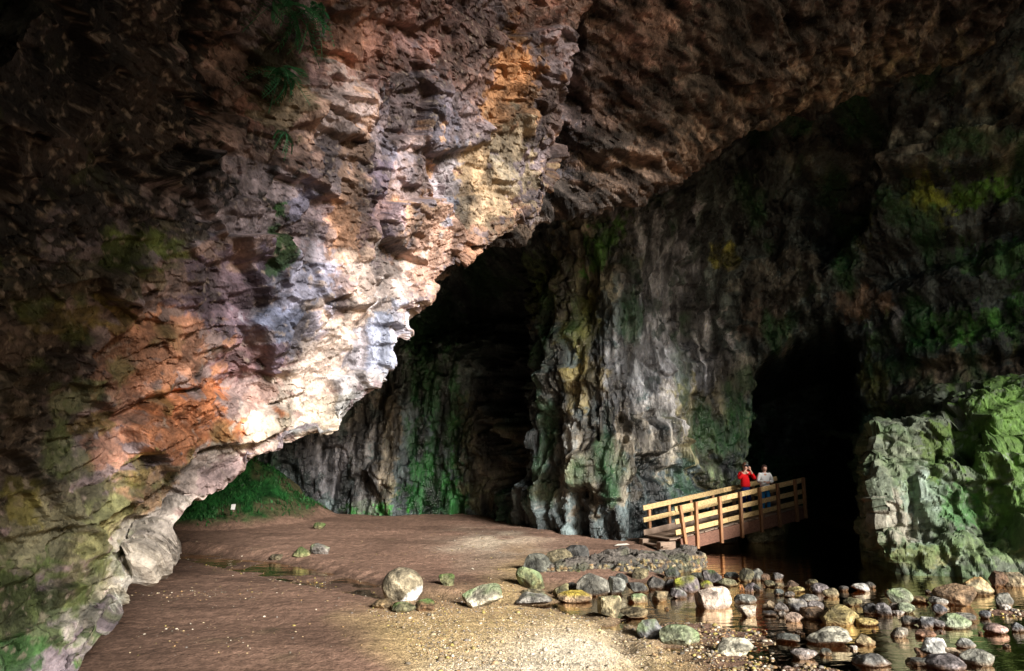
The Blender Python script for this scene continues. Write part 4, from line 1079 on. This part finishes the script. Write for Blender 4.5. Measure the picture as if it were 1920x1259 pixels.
# ------------------------------------------------------------------ pebbly rock ledge from the boulders to the bridge steps
def ledge():
    path_px = [(1008, 1092), (1040, 1092), (1090, 1090), (1150, 1086), (1210, 1082), (1260, 1078), (1304, 1070), (1318, 1062)]
    pts = np.array([on(a, b, -0.28) for a, b in path_px])
    top = np.array([0.08, 0.15, 0.18, 0.20, 0.20, 0.17, 0.14, 0.05])
    dep = np.array([0.5, 0.9, 1.2, 1.5, 1.8, 1.9, 1.6, 0.8])
    cols = []
    for p, t, d in zip(pts, top, dep):
        cols.append([p + np.array([0, o * d, z]) for o, z in [(-0.02, -0.25), (0.0, 0.05), (0.03, 0.2 + t * .5), (0.10, 0.27 + t), (0.45, 0.31 + t), (0.85, 0.29 + t), (0.98, 0.2 + t * .4), (1.02, -0.3)]])
    net = np.swapaxes(np.array(cols), 0, 1)
    g, _, _ = loft(net, 0.022, 0.022)
    n, _ = grid_normals(g, np.array([4, 0, 6.0]))
    P = g.reshape(-1, 3); N = n.reshape(-1, 3)
    D = 0.14 * fbm(P * 1.3, 4, 701)
    q = P * np.array([9, 9, 11]) + 0.25 * fbm(P * 8, 2, 705)[:, None]
    hid, f1, f2, off = cells(q, 707)
    big = sstep(0.35, 0.6, rnd_of(hid, 5, 3))
    front = sstep(0.75, 0.3, N[:, 2])
    D = D + (0.085 * np.sqrt(np.clip(0.5 - f1 * f1, 0, 1)) * (0.4 + big)) * (0.35 + 0.65 * front)
    d1, _ = facets(P, (1.6, 1.6, 3.0), 709, 0.16, 0.12, 0.05)
    D = D + d1
    c = np.tile(np.array([0.115, 0.10, 0.085]), (len(P), 1))
    pick = rnd_of(hid, 77, 9)
    pal = np.array([(0.36, 0.27, 0.12), (0.20, 0.19, 0.08), (0.40, 0.33, 0.20), (0.13, 0.13, 0.10), (0.30, 0.19, 0.09), (0.09, 0.09, 0.07)])
    pc = pal[(pick * 5.99).astype(int)]
    m = (front * sstep(0.62, 0.45, f1) * 0.9)[:, None]
    c = c * (1 - m) + m * pc
    mm = sstep(0.1, 0.4, fbm(P * 1.5, 3, 711))[:, None] * 0.4
    c = c * (1 - mm) + mm * np.array([0.07, 0.085, 0.035])
    c = c * (1 + 0.3 * fbm(P * 3, 3, 713))[:, None]
    o = mesh_object('rock_ledge', P + N * D[:, None], grid_faces(*g.shape[:2]), MAT_STONE, col=np.clip(c, 0.004, 0.9))
    return tag(o, 'long low ledge of pebbly rock running from the boulders to the bridge steps', 'rock ledge')
ledge()
stone('boulder', 1432, 1530, 962, 1030, 'olive', 'block', 'mossy rock mass propping the tunnel end of the footbridge', None, 'boulder', moss=(MOSS_G, .0), zb=WL, lvl=5, sink=.3).location.y += 1.6
stone('boulder', 1330, 1440, 1000, 1036, 'dark', 'flat', 'dark low rock bank in the shade under the footbridge', None, 'boulder', moss=((.05, .10, .03), .0), zb=WL, lvl=5, sink=.4).location.y += 2.2

# ------------------------------------------------------------------ pebbles and gravel
def pebbles(name, pts, size, colors, seed, label, zoff=0.25):
    r = np.random.default_rng(seed)
    base = np.array([(1, 0, 0), (-1, 0, 0), (0, 1, 0), (0, -1, 0), (0, 0, 1), (0, 0, -1)], float)
    mid = np.array([(1, 1, 0.1), (-1, 1, -.1), (-1, -1, .1), (1, -1, -.1)], float) / 1.35
    bv = np.vstack([mid, [(0.75, 0, 0.75), (-0.75, 0, 0.75), (0, .75, .75), (0, -.75, .75)], [(0, 0, 1.0)]])
    # a squat 10-cornered pebble
    bf = np.array([(0, 6, 4), (0, 1, 6), (1, 5, 6), (1, 2, 5), (2, 7, 5), (2, 3, 7), (3, 4, 7), (3, 0, 4), (4, 6, 8), (6, 5, 8), (5, 7, 8), (7, 4, 8)])
    n = len(pts)
    s = size[:, None] * np.stack([r.uniform(.7, 1.3, n), r.uniform(.6, 1.1, n), r.uniform(.4, .8, n)], 1)
    a = r.uniform(0, 6.28, n)
    v = bv[None] * s[:, None] * r.uniform(0.8, 1.2, (n, len(bv), 1))
    x = v[..., 0] * np.cos(a)[:, None] - v[..., 1] * np.sin(a)[:, None]
    y = v[..., 0] * np.sin(a)[:, None] + v[..., 1] * np.cos(a)[:, None]
    v = np.stack([x, y, v[..., 2]], 2) + pts[:, None, :] + np.array([0, 0, 1]) * (s[:, None, 2:3] * zoff)
    f = (bf[None] + (np.arange(n) * len(bv))[:, None, None]).reshape(-1, 3)
    c = np.repeat(colors, len(bv), axis=0)
    o = mesh_object(name, v.reshape(-1, 3), f, MAT_PEB, smooth=True, col=np.clip(c, 0.004, 0.9))
    o['kind'] = 'stuff'; o['label'] = label; o['category'] = 'gravel'
    return o
MAT_PEB = rock_material('pebble', rough=0.6, bump=0.1, fine=20.0, var=0.2, spec=0.35)
PAL = np.array([(0.42, 0.30, 0.16), (0.30, 0.20, 0.10), (0.50, 0.40, 0.25), (0.22, 0.17, 0.11), (0.36, 0.22, 0.10), (0.14, 0.12, 0.09), (0.60, 0.52, 0.40), (0.25, 0.22, 0.19), (0.40, 0.32, 0.10)])
def scatter(n, seed, region, dens):
    """random ground points inside a photo-pixel box, kept with probability dens(px, py, x, y)"""
    r = np.random.default_rng(seed)
    x0, y0, x1, y1 = region
    xx = r.uniform(x0, x1, n); yy = r.uniform(y0, y1, n)
    a = (xx - 960) / FPX; b = (629.5 - yy) / FPX
    d = np.stack([a, CA - b * SA, SA + b * CA], 1)
    p = CAM + d * ((-0.15 - 3) / d[:, 2])[:, None]
    keep = r.random(n) < dens(xx, yy)
    p = p[keep]
    p[:, 2] = ground_z(p[:, 0][:, None], p[:, 1][:, None], False)[:, 0]
    return p, xx[keep], yy[keep]
def blotch(xx, yy, sc, seed):
    return fbm(np.stack([xx / sc, yy / sc * 2.2, 0 * xx], 1), 3, seed)
gp = [(660, 1150), (760, 1128), (900, 1122), (930, 1090), (1000, 1095), (1100, 1125), (1230, 1160), (1320, 1158), (1450, 1170), (1440, 1212), (1380, 1218), (1600, 1250), (1560, 1300), (820, 1300), (720, 1200)]
def dens1(xx, yy):
    sd = sdist(xx + 40 * blotch(xx, yy, 60, 3), yy, gp)
    return np.clip(sstep(-10, 50, sd) * (0.55 + 0.6 * blotch(xx, yy, 90, 5)), 0, 1)
p, xx, yy = scatter(52000, 31, (640, 1085, 1600, 1300), dens1)
r = np.random.default_rng(5)
ci = r.integers(0, len(PAL), len(p))
pl = np.exp(-(((xx - 1060) / 110) ** 2 + ((yy - 1235) / 50) ** 2))[:, None]
cc = PAL[ci] * r.uniform(.7, 1.25, (len(p), 1)); cc = cc * (1 - .8 * pl) + .8 * pl * np.array([.80, .68, .52])
pebbles('gravel', p, 0.006 + 0.014 * r.random(len(p)) ** 2 + 0.03 * (r.random(len(p)) > .988), cc, 6, 'tan and brown gravel spread over the shore of the stream')
# coarser shingle on the stream bed and bars
def dens2(xx, yy):
    return np.clip(0.35 + 0.9 * blotch(xx, yy, 70, 15) + 0.8 * (np.exp(-(((xx - 1360) / 90) ** 2 + ((yy - 1185) / 22) ** 2)) + np.exp(-(((xx - 1890) / 60) ** 2 + ((yy - 1150) / 30) ** 2)) + np.exp(-(((xx - 1480) / 90) ** 2 + ((yy - 1255) / 22) ** 2))), 0.05, 1) * sstep(-10, 30, sdist(xx, yy, [(1110, 1120), (1300, 1100), (1940, 1085), (1940, 1290), (1400, 1290), (1250, 1215), (1130, 1165)]))
p, xx, yy = scatter(9000, 41, (1100, 1085, 1940, 1290), dens2)
r = np.random.default_rng(15)
cc = PAL[r.integers(0, len(PAL), len(p))] * r.uniform(.5, 1.15, (len(p), 1))
pebbles('stream_bed_shingle', p, 0.012 + 0.045 * r.random(len(p)) ** 2.5, cc, 16, 'brown and yellow shingle lying on the bed of the stream')
# grit and wet pebbles along the little channel and on the far sand
def dens3(xx, yy):
    d = seg_dist(xx, yy * 1.0, [(a, b) for a, b, w in chan_px], False)
    a = np.exp(-(d / 20) ** 2) * np.clip(0.5 + blotch(xx, yy, 50, 25), 0, 1)
    b = 0.45 * np.exp(-(((xx - 930) / 110) ** 2 + ((yy - 1030) / 28) ** 2)) + 0.35 * np.exp(-(((xx - 1080) / 110) ** 2 + ((yy - 1000) / 9) ** 2)) + .5 * np.exp(-(((xx - 380) / 130) ** 2 + ((yy - 1125) / 9) ** 2))
    return np.clip(a + b + 0.03 + 0.07 * np.clip(blotch(xx, yy, 120, 27), 0, 1), 0, 1)
p, xx, yy = scatter(22000, 51, (240, 965, 1240, 1255), dens3)
r = np.random.default_rng(25)
cc = PAL[r.integers(0, len(PAL), len(p))] * r.uniform(.5, 1.1, (len(p), 1))
pebbles('channel_grit', p, 0.008 + 0.022 * r.random(len(p)) ** 3, cc, 26, 'wet brown grit strewn along the little channel in the sand')

# ------------------------------------------------------------------ two people on the bridge
def skinned(name, joints, edges, mat, parent, sub=2, root=0):
    """continuous surface grown round a skeleton: joints = [(x, y, z, rx, ry)]"""
    me = bpy.data.meshes.new(name)
    me.from_pydata([j[:3] for j in joints], edges, [])
    o = bpy.data.objects.new(name, me); COL.objects.link(o)
    sk = o.modifiers.new('skin', 'SKIN'); sk.branch_smoothing = 0.6; sk.use_smooth_shade = True
    sv = me.skin_vertices[0].data if me.skin_vertices else None
    if sv is None:
        bm = bmesh.new(); bm.from_mesh(me); bm.verts.layers.skin.verify(); bm.to_mesh(me); bm.free()
        sv = me.skin_vertices[0].data
    for i, j in enumerate(joints):
        sv[i].radius = (j[3], j[4] if len(j) > 4 else j[3]); sv[i].use_root = (i == root)
    ss = o.modifiers.new('sub', 'SUBSURF'); ss.levels = sub; ss.render_levels = sub
    dg = bpy.context.evaluated_depsgraph_get()
    ev = o.evaluated_get(dg)
    m2 = bpy.data.meshes.new_from_object(ev)
    m2.name = name
    o.modifiers.clear()
    o.data = m2
    bpy.data.meshes.remove(me)
    m2.materials.clear(); m2.materials.append(mat)
    for p_ in m2.polygons:
        p_.use_smooth = True
    o.parent = parent
    return o
M_SKIN = simple_mat('skin', (0.62, 0.36, 0.26), 0.55, 0.05, 20, bump=0.02)
M_RED = simple_mat('red_wool', (0.62, 0.012, 0.015), 0.9, 0.12, 30, bump=0.2, spec=0.1)
M_NAVY = simple_mat('navy_denim', (0.02, 0.035, 0.16), 0.9, 0.15, 25, bump=0.1, spec=0.1)
M_WHITE = simple_mat('white_knit', (0.80, 0.80, 0.78), 0.9, 0.05, 30, bump=0.2, spec=0.1)
M_BLUE = simple_mat('blue_denim', (0.03, 0.22, 0.55), 0.9, 0.12, 25, bump=0.1, spec=0.1)
M_HAIRB = simple_mat('brown_hair', (0.09, 0.035, 0.018), 0.6, 0.25, 18, (3, 3, .6), bump=0.3)
M_HAIRD = simple_mat('dark_hair', (0.035, 0.016, 0.012), 0.6, 0.25, 18, (3, 3, .6), bump=0.3)
M_SHOE = simple_mat('white_shoe', (0.75, 0.75, 0.72), 0.6, 0.05)
M_DSHOE = simple_mat('dark_shoe', (0.05, 0.04, 0.035), 0.6, 0.05)
M_BLACK = simple_mat('black_plastic', (0.015, 0.015, 0.016), 0.35, 0.1)
M_LENS = simple_mat('lens_glass', (0.02, 0.02, 0.03), 0.08, 0.1, spec=0.6)
def head_mesh(name, c, mat, parent, R3=(0.078, 0.098, 0.118)):
    v, f = ico(4); v = v.copy()
    jaw = np.clip(-v[:, 2], 0, 1); v[:, 0] *= 1 - 0.28 * jaw; v[:, 1] *= 1 - 0.12 * jaw
    x, y, z = v[:, 0].copy(), v[:, 1].copy(), v[:, 2].copy()
    fr = np.clip(-y, 0, 1)
    nose = np.exp(-((x / .14) ** 2 + ((z + .12) / .26) ** 2)) * (y < 0)
    v[:, 1] -= 0.24 * nose * np.clip(1 - (z + .35) * .6, .3, 1)
    for s in (-1, 1):
        v[:, 1] += 0.10 * np.exp(-(((x - s * .36) / .17) ** 2 + ((z - .05) / .12) ** 2)) * fr       # eye sockets
        v[:, 0] += s * 0.16 * np.exp(-(((y - .05) / .16) ** 2 + ((z + .05) / .24) ** 2)) * (np.sign(x) == s) * (abs(x) > .8)   # ears
    v[:, 1] -= 0.07 * np.exp(-((x / .28) ** 2 + ((z + .50) / .08) ** 2)) * fr                       # lips
    v[:, 1] += 0.05 * np.exp(-((x / .26) ** 2 + ((z + .52) / .03) ** 2)) * fr
    v[:, 1] -= 0.08 * np.exp(-((x / .25) ** 2 + ((z + .82) / .14) ** 2)) * fr                       # chin
    return v * np.array(R3) + np.array(c), f
def merge(o, v, f):
    """join extra surface into a body mesh"""
    me = o.data
    bm = bmesh.new(); bm.from_mesh(me)
    vs = [bm.verts.new(p) for p in v]
    for q in f:
        fc = bm.faces.new([vs[i] for i in q]); fc.smooth = True
    bm.to_mesh(me); bm.free()
def hand(wrist, fwd, up, side, curl=0.6, L=0.095):
    """palm and five fingers as skeleton joints; returns joints, edges (rooted at the wrist index 0)"""
    wrist, fwd, up = (np.asarray(a, float) for a in (wrist, fwd, up))
    fwd /= np.linalg.norm(fwd); lat = np.cross(fwd, up) * side; lat /= np.linalg.norm(lat); up = np.cross(lat, fwd) * side
    J = [tuple(wrist) + (0.024, 0.020), tuple(wrist + fwd * L * .5) + (0.034, 0.018), tuple(wrist + fwd * L * .9) + (0.036, 0.016)]
    Ed = [(0, 1), (1, 2)]
    for k, (o, ln) in enumerate(((-.030, .06), (-.010, .072), (.010, .068), (.029, .052))):
        b0 = wrist + fwd * L * .95 + lat * o
        a1, a2 = curl, curl * 2.1
        m1 = b0 + (fwd * math.cos(a1) - up * math.sin(a1)) * ln * .55
        m2 = m1 + (fwd * math.cos(a2) - up * math.sin(a2)) * ln * .5
        n = len(J)
        J += [tuple(b0) + (.0095,), tuple(m1) + (.0088,), tuple(m2) + (.0075,)]
        Ed += [(2, n), (n, n + 1), (n + 1, n + 2)]
    t0 = wrist + fwd * L * .35 + lat * -.034; t1 = t0 + fwd * .03 - lat * .022 - up * .012; t2 = t1 + fwd * .03 - lat * .004 - up * .015
    n = len(J)
    J += [tuple(t0) + (.012,), tuple(t1) + (.0105,), tuple(t2) + (.0085,)]
    Ed += [(1, n), (n, n + 1), (n + 1, n + 2)]
    return [j if len(j) == 5 else j + (j[3],) for j in J], Ed
def person(loc, rz, H, elbows, wrists, handdirs, head_c, head_tilt, mats, hair_style, lean=0.0):
    """standing figure facing -Y; joints in metres for a body of height H (1.75 nominal)"""
    k = H / 1.75
    root = empty('person', loc); root.rotation_euler = (0, 0, rz)
    sh = lambda s: (s * 0.185 * k, 0.0 - lean, 1.42 * k)
    hc = np.array(head_c)
    J = [(0, 0.01, 0.95 * k, .15, .11), (0, 0.0 - lean * .4, 1.14 * k, .135, .10), (0, -lean * .8, 1.32 * k, .155, .105), (0, -lean, 1.44 * k, .085, .08), (0, -lean - .01, 1.52 * k, .052, .055), (hc[0], hc[1] + .01, hc[2] - .02, .062, .075), (hc[0], hc[1], hc[2] + 0.03, .06, .07)]
    Ed = [(0, 1), (1, 2), (2, 3), (3, 4), (4, 5), (5, 6)]
    for s in (-1, 1):
        n = len(J)
        e = elbows[s]; w = wrists[s]
        J += [sh(s) + (.062, .062), tuple(e) + (.043, .043), tuple(w) + (.028, .026)]
        Ed += [(2, n), (n, n + 1), (n + 1, n + 2)]
        hj, he = hand(w, *handdirs[s], s)
        m = len(J)
        J += hj[1:]
        Ed += [(n + 2 if a == 0 else m + a - 1, m + b - 1) for a, b in he]
        n = len(J)
        J += [(s * .09 * k, 0.0, .88 * k, .088, .09), (s * .105 * k, -.015, .50 * k, .056, .06), (s * .112 * k, .01, .10 * k, .038, .042), (s * .115 * k, -.05, .045, .036, .03), (s * .125 * k, -.15, .035, .036, .026)]
        Ed += [(0, n), (n, n + 1), (n + 1, n + 2), (n + 2, n + 3), (n + 3, n + 4)]
    body = skinned('body', J, Ed, M_SKIN, root)
    hv, hf = head_mesh('head', (0, 0, 0), M_SKIN, root)
    T = np.array(Matrix.Rotation(head_tilt[1], 3, 'Z') @ Matrix.Rotation(head_tilt[0], 3, 'X'))
    hv = hv @ T.T + hc
    merge(body, hv, hf)
    # jumper: torso and sleeves, ends at hip, neck and wrist
    top, leg, hair, shoe = mats
    J = [(0, 0.01, .90 * k, .195, .145), (0, .0, 1.0 * k, .20, .15), (0, -lean * .4, 1.16 * k, .19, .135), (0, -lean * .8, 1.33 * k, .185, .13), (0, -lean, 1.445 * k, .115, .10), (0, -lean - .005, 1.485 * k, .07, .07)]
    Ed = [(0, 1), (1, 2), (2, 3), (3, 4), (4, 5)]
    for s in (-1, 1):
        n = len(J)
        e = np.array(elbows[s]); w = np.array(wrists[s])
        mid = (np.array(sh(s)) + e) / 2
        J += [sh(s) + (.095, .09), tuple(mid) + (.085, .085), tuple(e) + (.075, .075), tuple(e * .55 + w * .45) + (.062, .062), tuple(e * (1 - mats_sleeve) + w * mats_sleeve) + (.05, .05)]
        Ed += [(3, n), (n, n + 1), (n + 1, n + 2), (n + 2, n + 3), (n + 3, n + 4)]
    skinned('jumper', J, Ed, top, root)
    J = [(0, .005, 1.0 * k, .165, .12), (0, .01, .92 * k, .175, .13)]
    Ed = [(0, 1)]
    for s in (-1, 1):
        n = len(J)
        J += [(s * .092 * k, 0.0, .84 * k, .105, .108), (s * .105 * k, -.012, .50 * k, .078, .08), (s * .112 * k, .008, .20 * k, .066, .068), (s * .113 * k, .008, .075 * k, .064, .068)]
        Ed += [(1, n), (n, n + 1), (n + 1, n + 2), (n + 2, n + 3)]
    skinned('trousers', J, Ed, leg, root, root=1)
    for s in (-1, 1):
        skinned('shoe', [(s * .113 * k, .045, .05, .05, .045), (s * .116 * k, -.04, .048, .052, .042), (s * .125 * k, -.15, .040, .048, .034), (s * .127 * k, -.185, .036, .035, .026)], [(0, 1), (1, 2), (2, 3)], shoe, root)
    # hair: a shell over crown, sides and back
    v, f = ico(4); v = v.copy()
    x, y, z = v[:, 0], v[:, 1], v[:, 2]
    long_ = -0.75 if hair_style == 'bob' else -0.35
    keep = (z > 0.42) | ((y > -0.35 if hair_style == 'bob' else y > -0.05) & (z > long_)) | ((y > -0.7) & (z > .2))
    vv = v * (np.array([.092, .112, .132]) if hair_style != 'bob' else np.array([.112, .125, .142])) * (1 + .05 * fbm(v * 3, 3, 5))[:, None]
    if hair_style == 'bob':
        vv[:, 0] *= 1 + .25 * np.clip(-z, 0, 1)
    vv = vv @ T.T + hc + np.array([0, .008, .004])
    fk = keep[f].all(1)
    used = np.unique(f[fk]); mp_ = -np.ones(len(v), int); mp_[used] = np.arange(len(used))
    ho = mesh_object('hair', vv[used], mp_[f[fk]], hair, root, smooth=True)
    so = ho.modifiers.new('thick', 'SOLIDIFY'); so.thickness = 0.015
    return root
def deck_at(px_, w):
    tt = np.linspace(-0.2, 1.3, 3000) * blen
    q = BL + tt[:, None] * bu + bw * w - UZ * RH
    return q[np.argmin(abs(proj(q)[0] - px_))]
faceback = math.atan2(bw[0], bw[1])     # turn so that the figure's -Y looks straight off the near rail
mats_sleeve = 0.62
mp0 = deck_at(1401, 0.80); mp0[2] += 0.0
man = person(tuple(mp0), R(8), 1.86, {-1: (-.31, -.14, 1.28), 1: (.30, -.16, 1.27)}, {-1: (-.095, -.265, 1.60), 1: (.085, -.27, 1.60)},
             {-1: ((.25, -.12, 1), (-.2, -1, 0)), 1: ((-.25, -.12, 1), (.2, -1, 0))}, (0, -.02, 1.745), (R(6), R(5)), (M_RED, M_NAVY, M_HAIRB, M_SHOE), 'short')
tag(man, 'person in a red jumper and navy trousers raising a camera to their face', 'person')
camroot = empty('photo_camera', tuple(np.array(mp0) + np.array(Matrix.Rotation(R(8), 3, 'Z') @ Vector((0.0, -.185, 1.755)))))
camroot.rotation_euler = (0, 0, R(8))
MB().box((0, 0, 0), UX, UY, UZ, .14, .055, .085).build('camera_body', M_BLACK, camroot, 0.008)
MB().box((0, 0, .055), UX, UY, UZ, .05, .05, .03, .7).build('viewfinder', M_BLACK, camroot, 0.004)
def tube(name, c, r, L, mat, parent, n=20):
    a = np.linspace(0, 2 * math.pi, n, endpoint=False)
    v = [(c[0] + r * math.cos(t), c[1] + s * L / 2, c[2] + r * math.sin(t)) for s in (-1, 1) for t in a]
    me = bpy.data.meshes.new(name)
    me.from_pydata(v, [], [[i, (i + 1) % n, n + (i + 1) % n, n + i] for i in range(n)] + [list(range(n))[::-1], list(range(n, 2 * n))])
    me.materials.append(mat)
    o = bpy.data.objects.new(name, me); COL.objects.link(o); o.parent = parent
    return o
tube('lens_barrel', (0, -.06, -.005), .033, .07, M_BLACK, camroot)
tube('lens_glass', (0, -.0965, -.005), .026, .006, M_LENS, camroot)
tag(camroot, 'black camera held up to the face of the person in red', 'camera')
mats_sleeve = 0.86
wp0 = deck_at(1437, 0.42)
wz = -1.08 + 0.0
rail_h = RH + 0.02
woman = person(tuple(wp0), R(0), 1.70, {-1: (-.265, -.05, 1.10), 1: (.265, -.05, 1.10)}, {-1: (-.075, -.27, rail_h + 0.06), 1: (.075, -.27, rail_h + 0.06)},
               {-1: ((.9, -.55, -.12), (0, 0, 1)), 1: ((-.9, -.55, -.12), (0, 0, 1))}, (0, -.07, 1.575), (R(4), R(0)), (M_WHITE, M_BLUE, M_HAIRD, M_DSHOE), 'bob', 0.04)
tag(woman, 'person in a white jumper and blue jeans resting clasped hands on the bridge rail', 'person')

# ------------------------------------------------------------------ ferns on the near wall, plants at the water, odd small things
npx, npy = proj(gn_near)
def wall_point(px_, py_):
    d = (npx - px_) ** 2 + (npy - py_) ** 2
    c = np.where(d < 36)[0]
    i = c[np.argmin(gn_near[c, 1])] if len(c) else np.argmin(d)
    return gn_near[i]
M_FERN = simple_mat('fern_leaf', (0.03, 0.15, 0.06), 0.55, 0.3, 8)
M_PLANT = simple_mat('plant_leaf', (0.05, 0.26, 0.09), 0.5, 0.3, 8)
def frond(L, droop, w, r, npairs=13):
    """one fern frond along +X in its own space: arching stem with tapering leaflets"""
    v, f = [], []
    def P(t):
        return np.array([L * (t - 0.12 * t * t), 0, -droop * L * t * t + 0.25 * L * t * (1 - t)])
    for k in range(npairs):
        t = 0.12 + 0.88 * k / npairs
        p = P(t); q = P(min(1, t + .03))
        lw = w * math.sin(math.pi * min(1, 0.18 + 0.82 * (1 - t) ** 0.8)) * 0.9 + .01
        for s in (-1, 1):
            tip = p + np.array([.35 * lw, s * lw, -.15 * lw + r.uniform(-.02, .02)])
            m1 = p + (tip - p) * .45 + np.array([.10 * lw + .006, 0, .01]); m2 = p + (tip - p) * .45 - np.array([.10 * lw + .006, 0, -.004])
            n = len(v); v += [p, m1, tip, m2]; f.append([n, n + 1, n + 2, n + 3])
    pts = [P(t) for t in np.linspace(0, 1, 8)]
    for a, b in zip(pts[:-1], pts[1:]):
        n = len(v); h = .006
        v += [a + np.array([0, h, 0]), a - np.array([0, h, 0]), a + np.array([0, 0, h]), b + np.array([0, h, 0]), b - np.array([0, h, 0]), b + np.array([0, 0, h])]
        f += [[n, n + 1, n + 4, n + 3], [n + 1, n + 2, n + 5, n + 4], [n + 2, n, n + 3, n + 5]]
    return v, f
def fern(px_, py_, size, nf, label, seed, spread=2.6):
    r = np.random.default_rng(seed)
    p = wall_point(px_, py_)
    root = empty('fern', tuple(p + np.array([0.06, -0.12, 0.03])))
    for k in range(nf):
        L = size * r.uniform(.7, 1.1)
        v, f = frond(L, r.uniform(.5, 1.3), L * .22, r)
        me = bpy.data.meshes.new('frond'); me.from_pydata([tuple(q) for q in v], [], f); me.materials.append(M_FERN)
        o = bpy.data.objects.new('frond', me); COL.objects.link(o); o.parent = root
        az = R(-45) + (k / max(1, nf - 1) - .5) * spread + r.uniform(-.2, .2)
        o.rotation_euler = (r.uniform(-.9, .9), r.uniform(-.4, 1.1), az)
    return tag(root, label, 'fern', 'ferns hanging on the near rock wall')
fern(530, 22, 0.75, 15, 'topmost dark green fern drooping from the near rock wall', 1)
fern(578, 40, 0.62, 13, 'small fern hanging just right of the topmost one on the near wall', 4)
fern(528, 145, 0.62, 17, 'bushy green fern below the topmost ones on the near rock wall', 2)
fern(533, 262, 0.36, 5, 'lowest and smallest fern sprig on the near rock wall', 3)
def plant(px_, py_, z, size, n, label, group, seed, Y=None):
    r = np.random.default_rng(seed)
    p = on(px_, py_, z)
    root = empty('plant', tuple(p))
    for k in range(n):
        L = size * r.uniform(.6, 1.1); w = L * .22
        a = r.uniform(0, 6.28); e = r.uniform(.35, 1.2)
        dv = np.array([math.cos(a) * math.cos(e), math.sin(a) * math.cos(e), math.sin(e)]); lat = np.cross(dv, UZ); lat /= np.linalg.norm(lat)
        v = [np.zeros(3), dv * L * .5 + lat * w + UZ * .01, dv * L * .95 - UZ * .12 * L, dv * L * .5 - lat * w + UZ * .01, dv * L * .5 - UZ * .02]
        me = bpy.data.meshes.new('leaf'); me.from_pydata([tuple(q) for q in v], [], [(0, 1, 4), (1, 2, 4), (2, 3, 4), (3, 0, 4)]); me.materials.append(M_PLANT)
        o = bpy.data.objects.new('leaf', me); COL.objects.link(o); o.parent = root
    return tag(root, label, 'plant', group)
for k, (a, b, s) in enumerate([(1693, 1066, .16), (1729, 1066, .15), (1762, 1064, .26), (1787, 1066, .2), (1816, 1067, .22), (1838, 1066, .26), (1862, 1066, .28), (1882, 1067, .24), (1912, 1070, .26)]):
    plant(a, b + 4, WL + 0.03, s, 14, 'small bright green plant at the water line under the mossy buttress', 'plants at the foot of the buttress', 60 + k)
sg = empty('notice_plate', tuple(at(437, 956, 26.5)))
MB().box((0, 0, .10), np.array([.98, .17, 0]), np.array([-.17, .98, 0]), np.array([.05, .12, .99]), .15, .02, .20).build('plate', M_WHITE, sg, 0.003)
MB().box((0.01, 0.05, .06), UX, UY, np.array([0, .2, .98]), .05, .03, .30).build('support', M_DECK, sg, 0.003)
tag(sg, 'small white rectangular plate standing on the green mossy bank', 'plate')
dwp = on(1166, 1023, 0.02)
tb = MB().box((0, 0, .03), np.array([.97, .2, .05]), np.array([-.2, .97, 0]), np.array([0, -.05, 1]), .55, .07, .05, .6).build('driftwood', simple_mat('bleached_wood', (.45, .42, .36), .8, .15), None, 0.012)
tb.location = tuple(dwp)
tag(tb, 'short bleached piece of driftwood on the sand left of the bridge steps', 'driftwood')

# ------------------------------------------------------------------ rough grass and moss tufts on the bank at the back left
def bank_grass():
    r = np.random.default_rng(88)
    n = 9000
    x = r.uniform(-16.5, -7.8, n); y = r.uniform(25.8, 31.5, n)
    m = 1 - np.hypot((x + 12.4) / 4.6, (y - 30.8) / 4.6) + 0.15 * fbm(np.stack([x, y, 0 * x], 1) * 1.2, 3, 89)
    k = r.random(n) < sstep(0.05, 0.3, m) * sstep(0.35, -0.1, fbm(np.stack([x, y, 0 * x], 1) * 0.8 + 2, 4, 531) + 0.5 * (x + 10.3) / 3)
    x, y = x[k], y[k]; n = len(x)
    z = ground_z(x[:, None], y[:, None], False)[:, 0] - 0.02
    h = r.uniform(.06, .22, n); a = r.uniform(0, 6.28, n); w = r.uniform(.015, .05, n)
    b = np.stack([x, y, z], 1)
    lat = np.stack([np.cos(a), np.sin(a), 0 * a], 1) * w[:, None]
    tip = b + np.stack([r.normal(0, .06, n), r.normal(-.04, .06, n), h], 1)
    v = np.stack([b - lat, b + lat, tip], 1).reshape(-1, 3)
    c = np.repeat(np.array([0.02, 0.095, 0.02]) * r.uniform(.4, 1.5, (n, 1)), 3, axis=0)
    o = mesh_object('bank_grass', v, np.arange(3 * n).reshape(-1, 3), MAT_PEB, col=c)
    o['kind'] = 'stuff'; o['label'] = 'short rough grass and moss tufts covering the bank at the back left'; o['category'] = 'grass'
bank_grass()
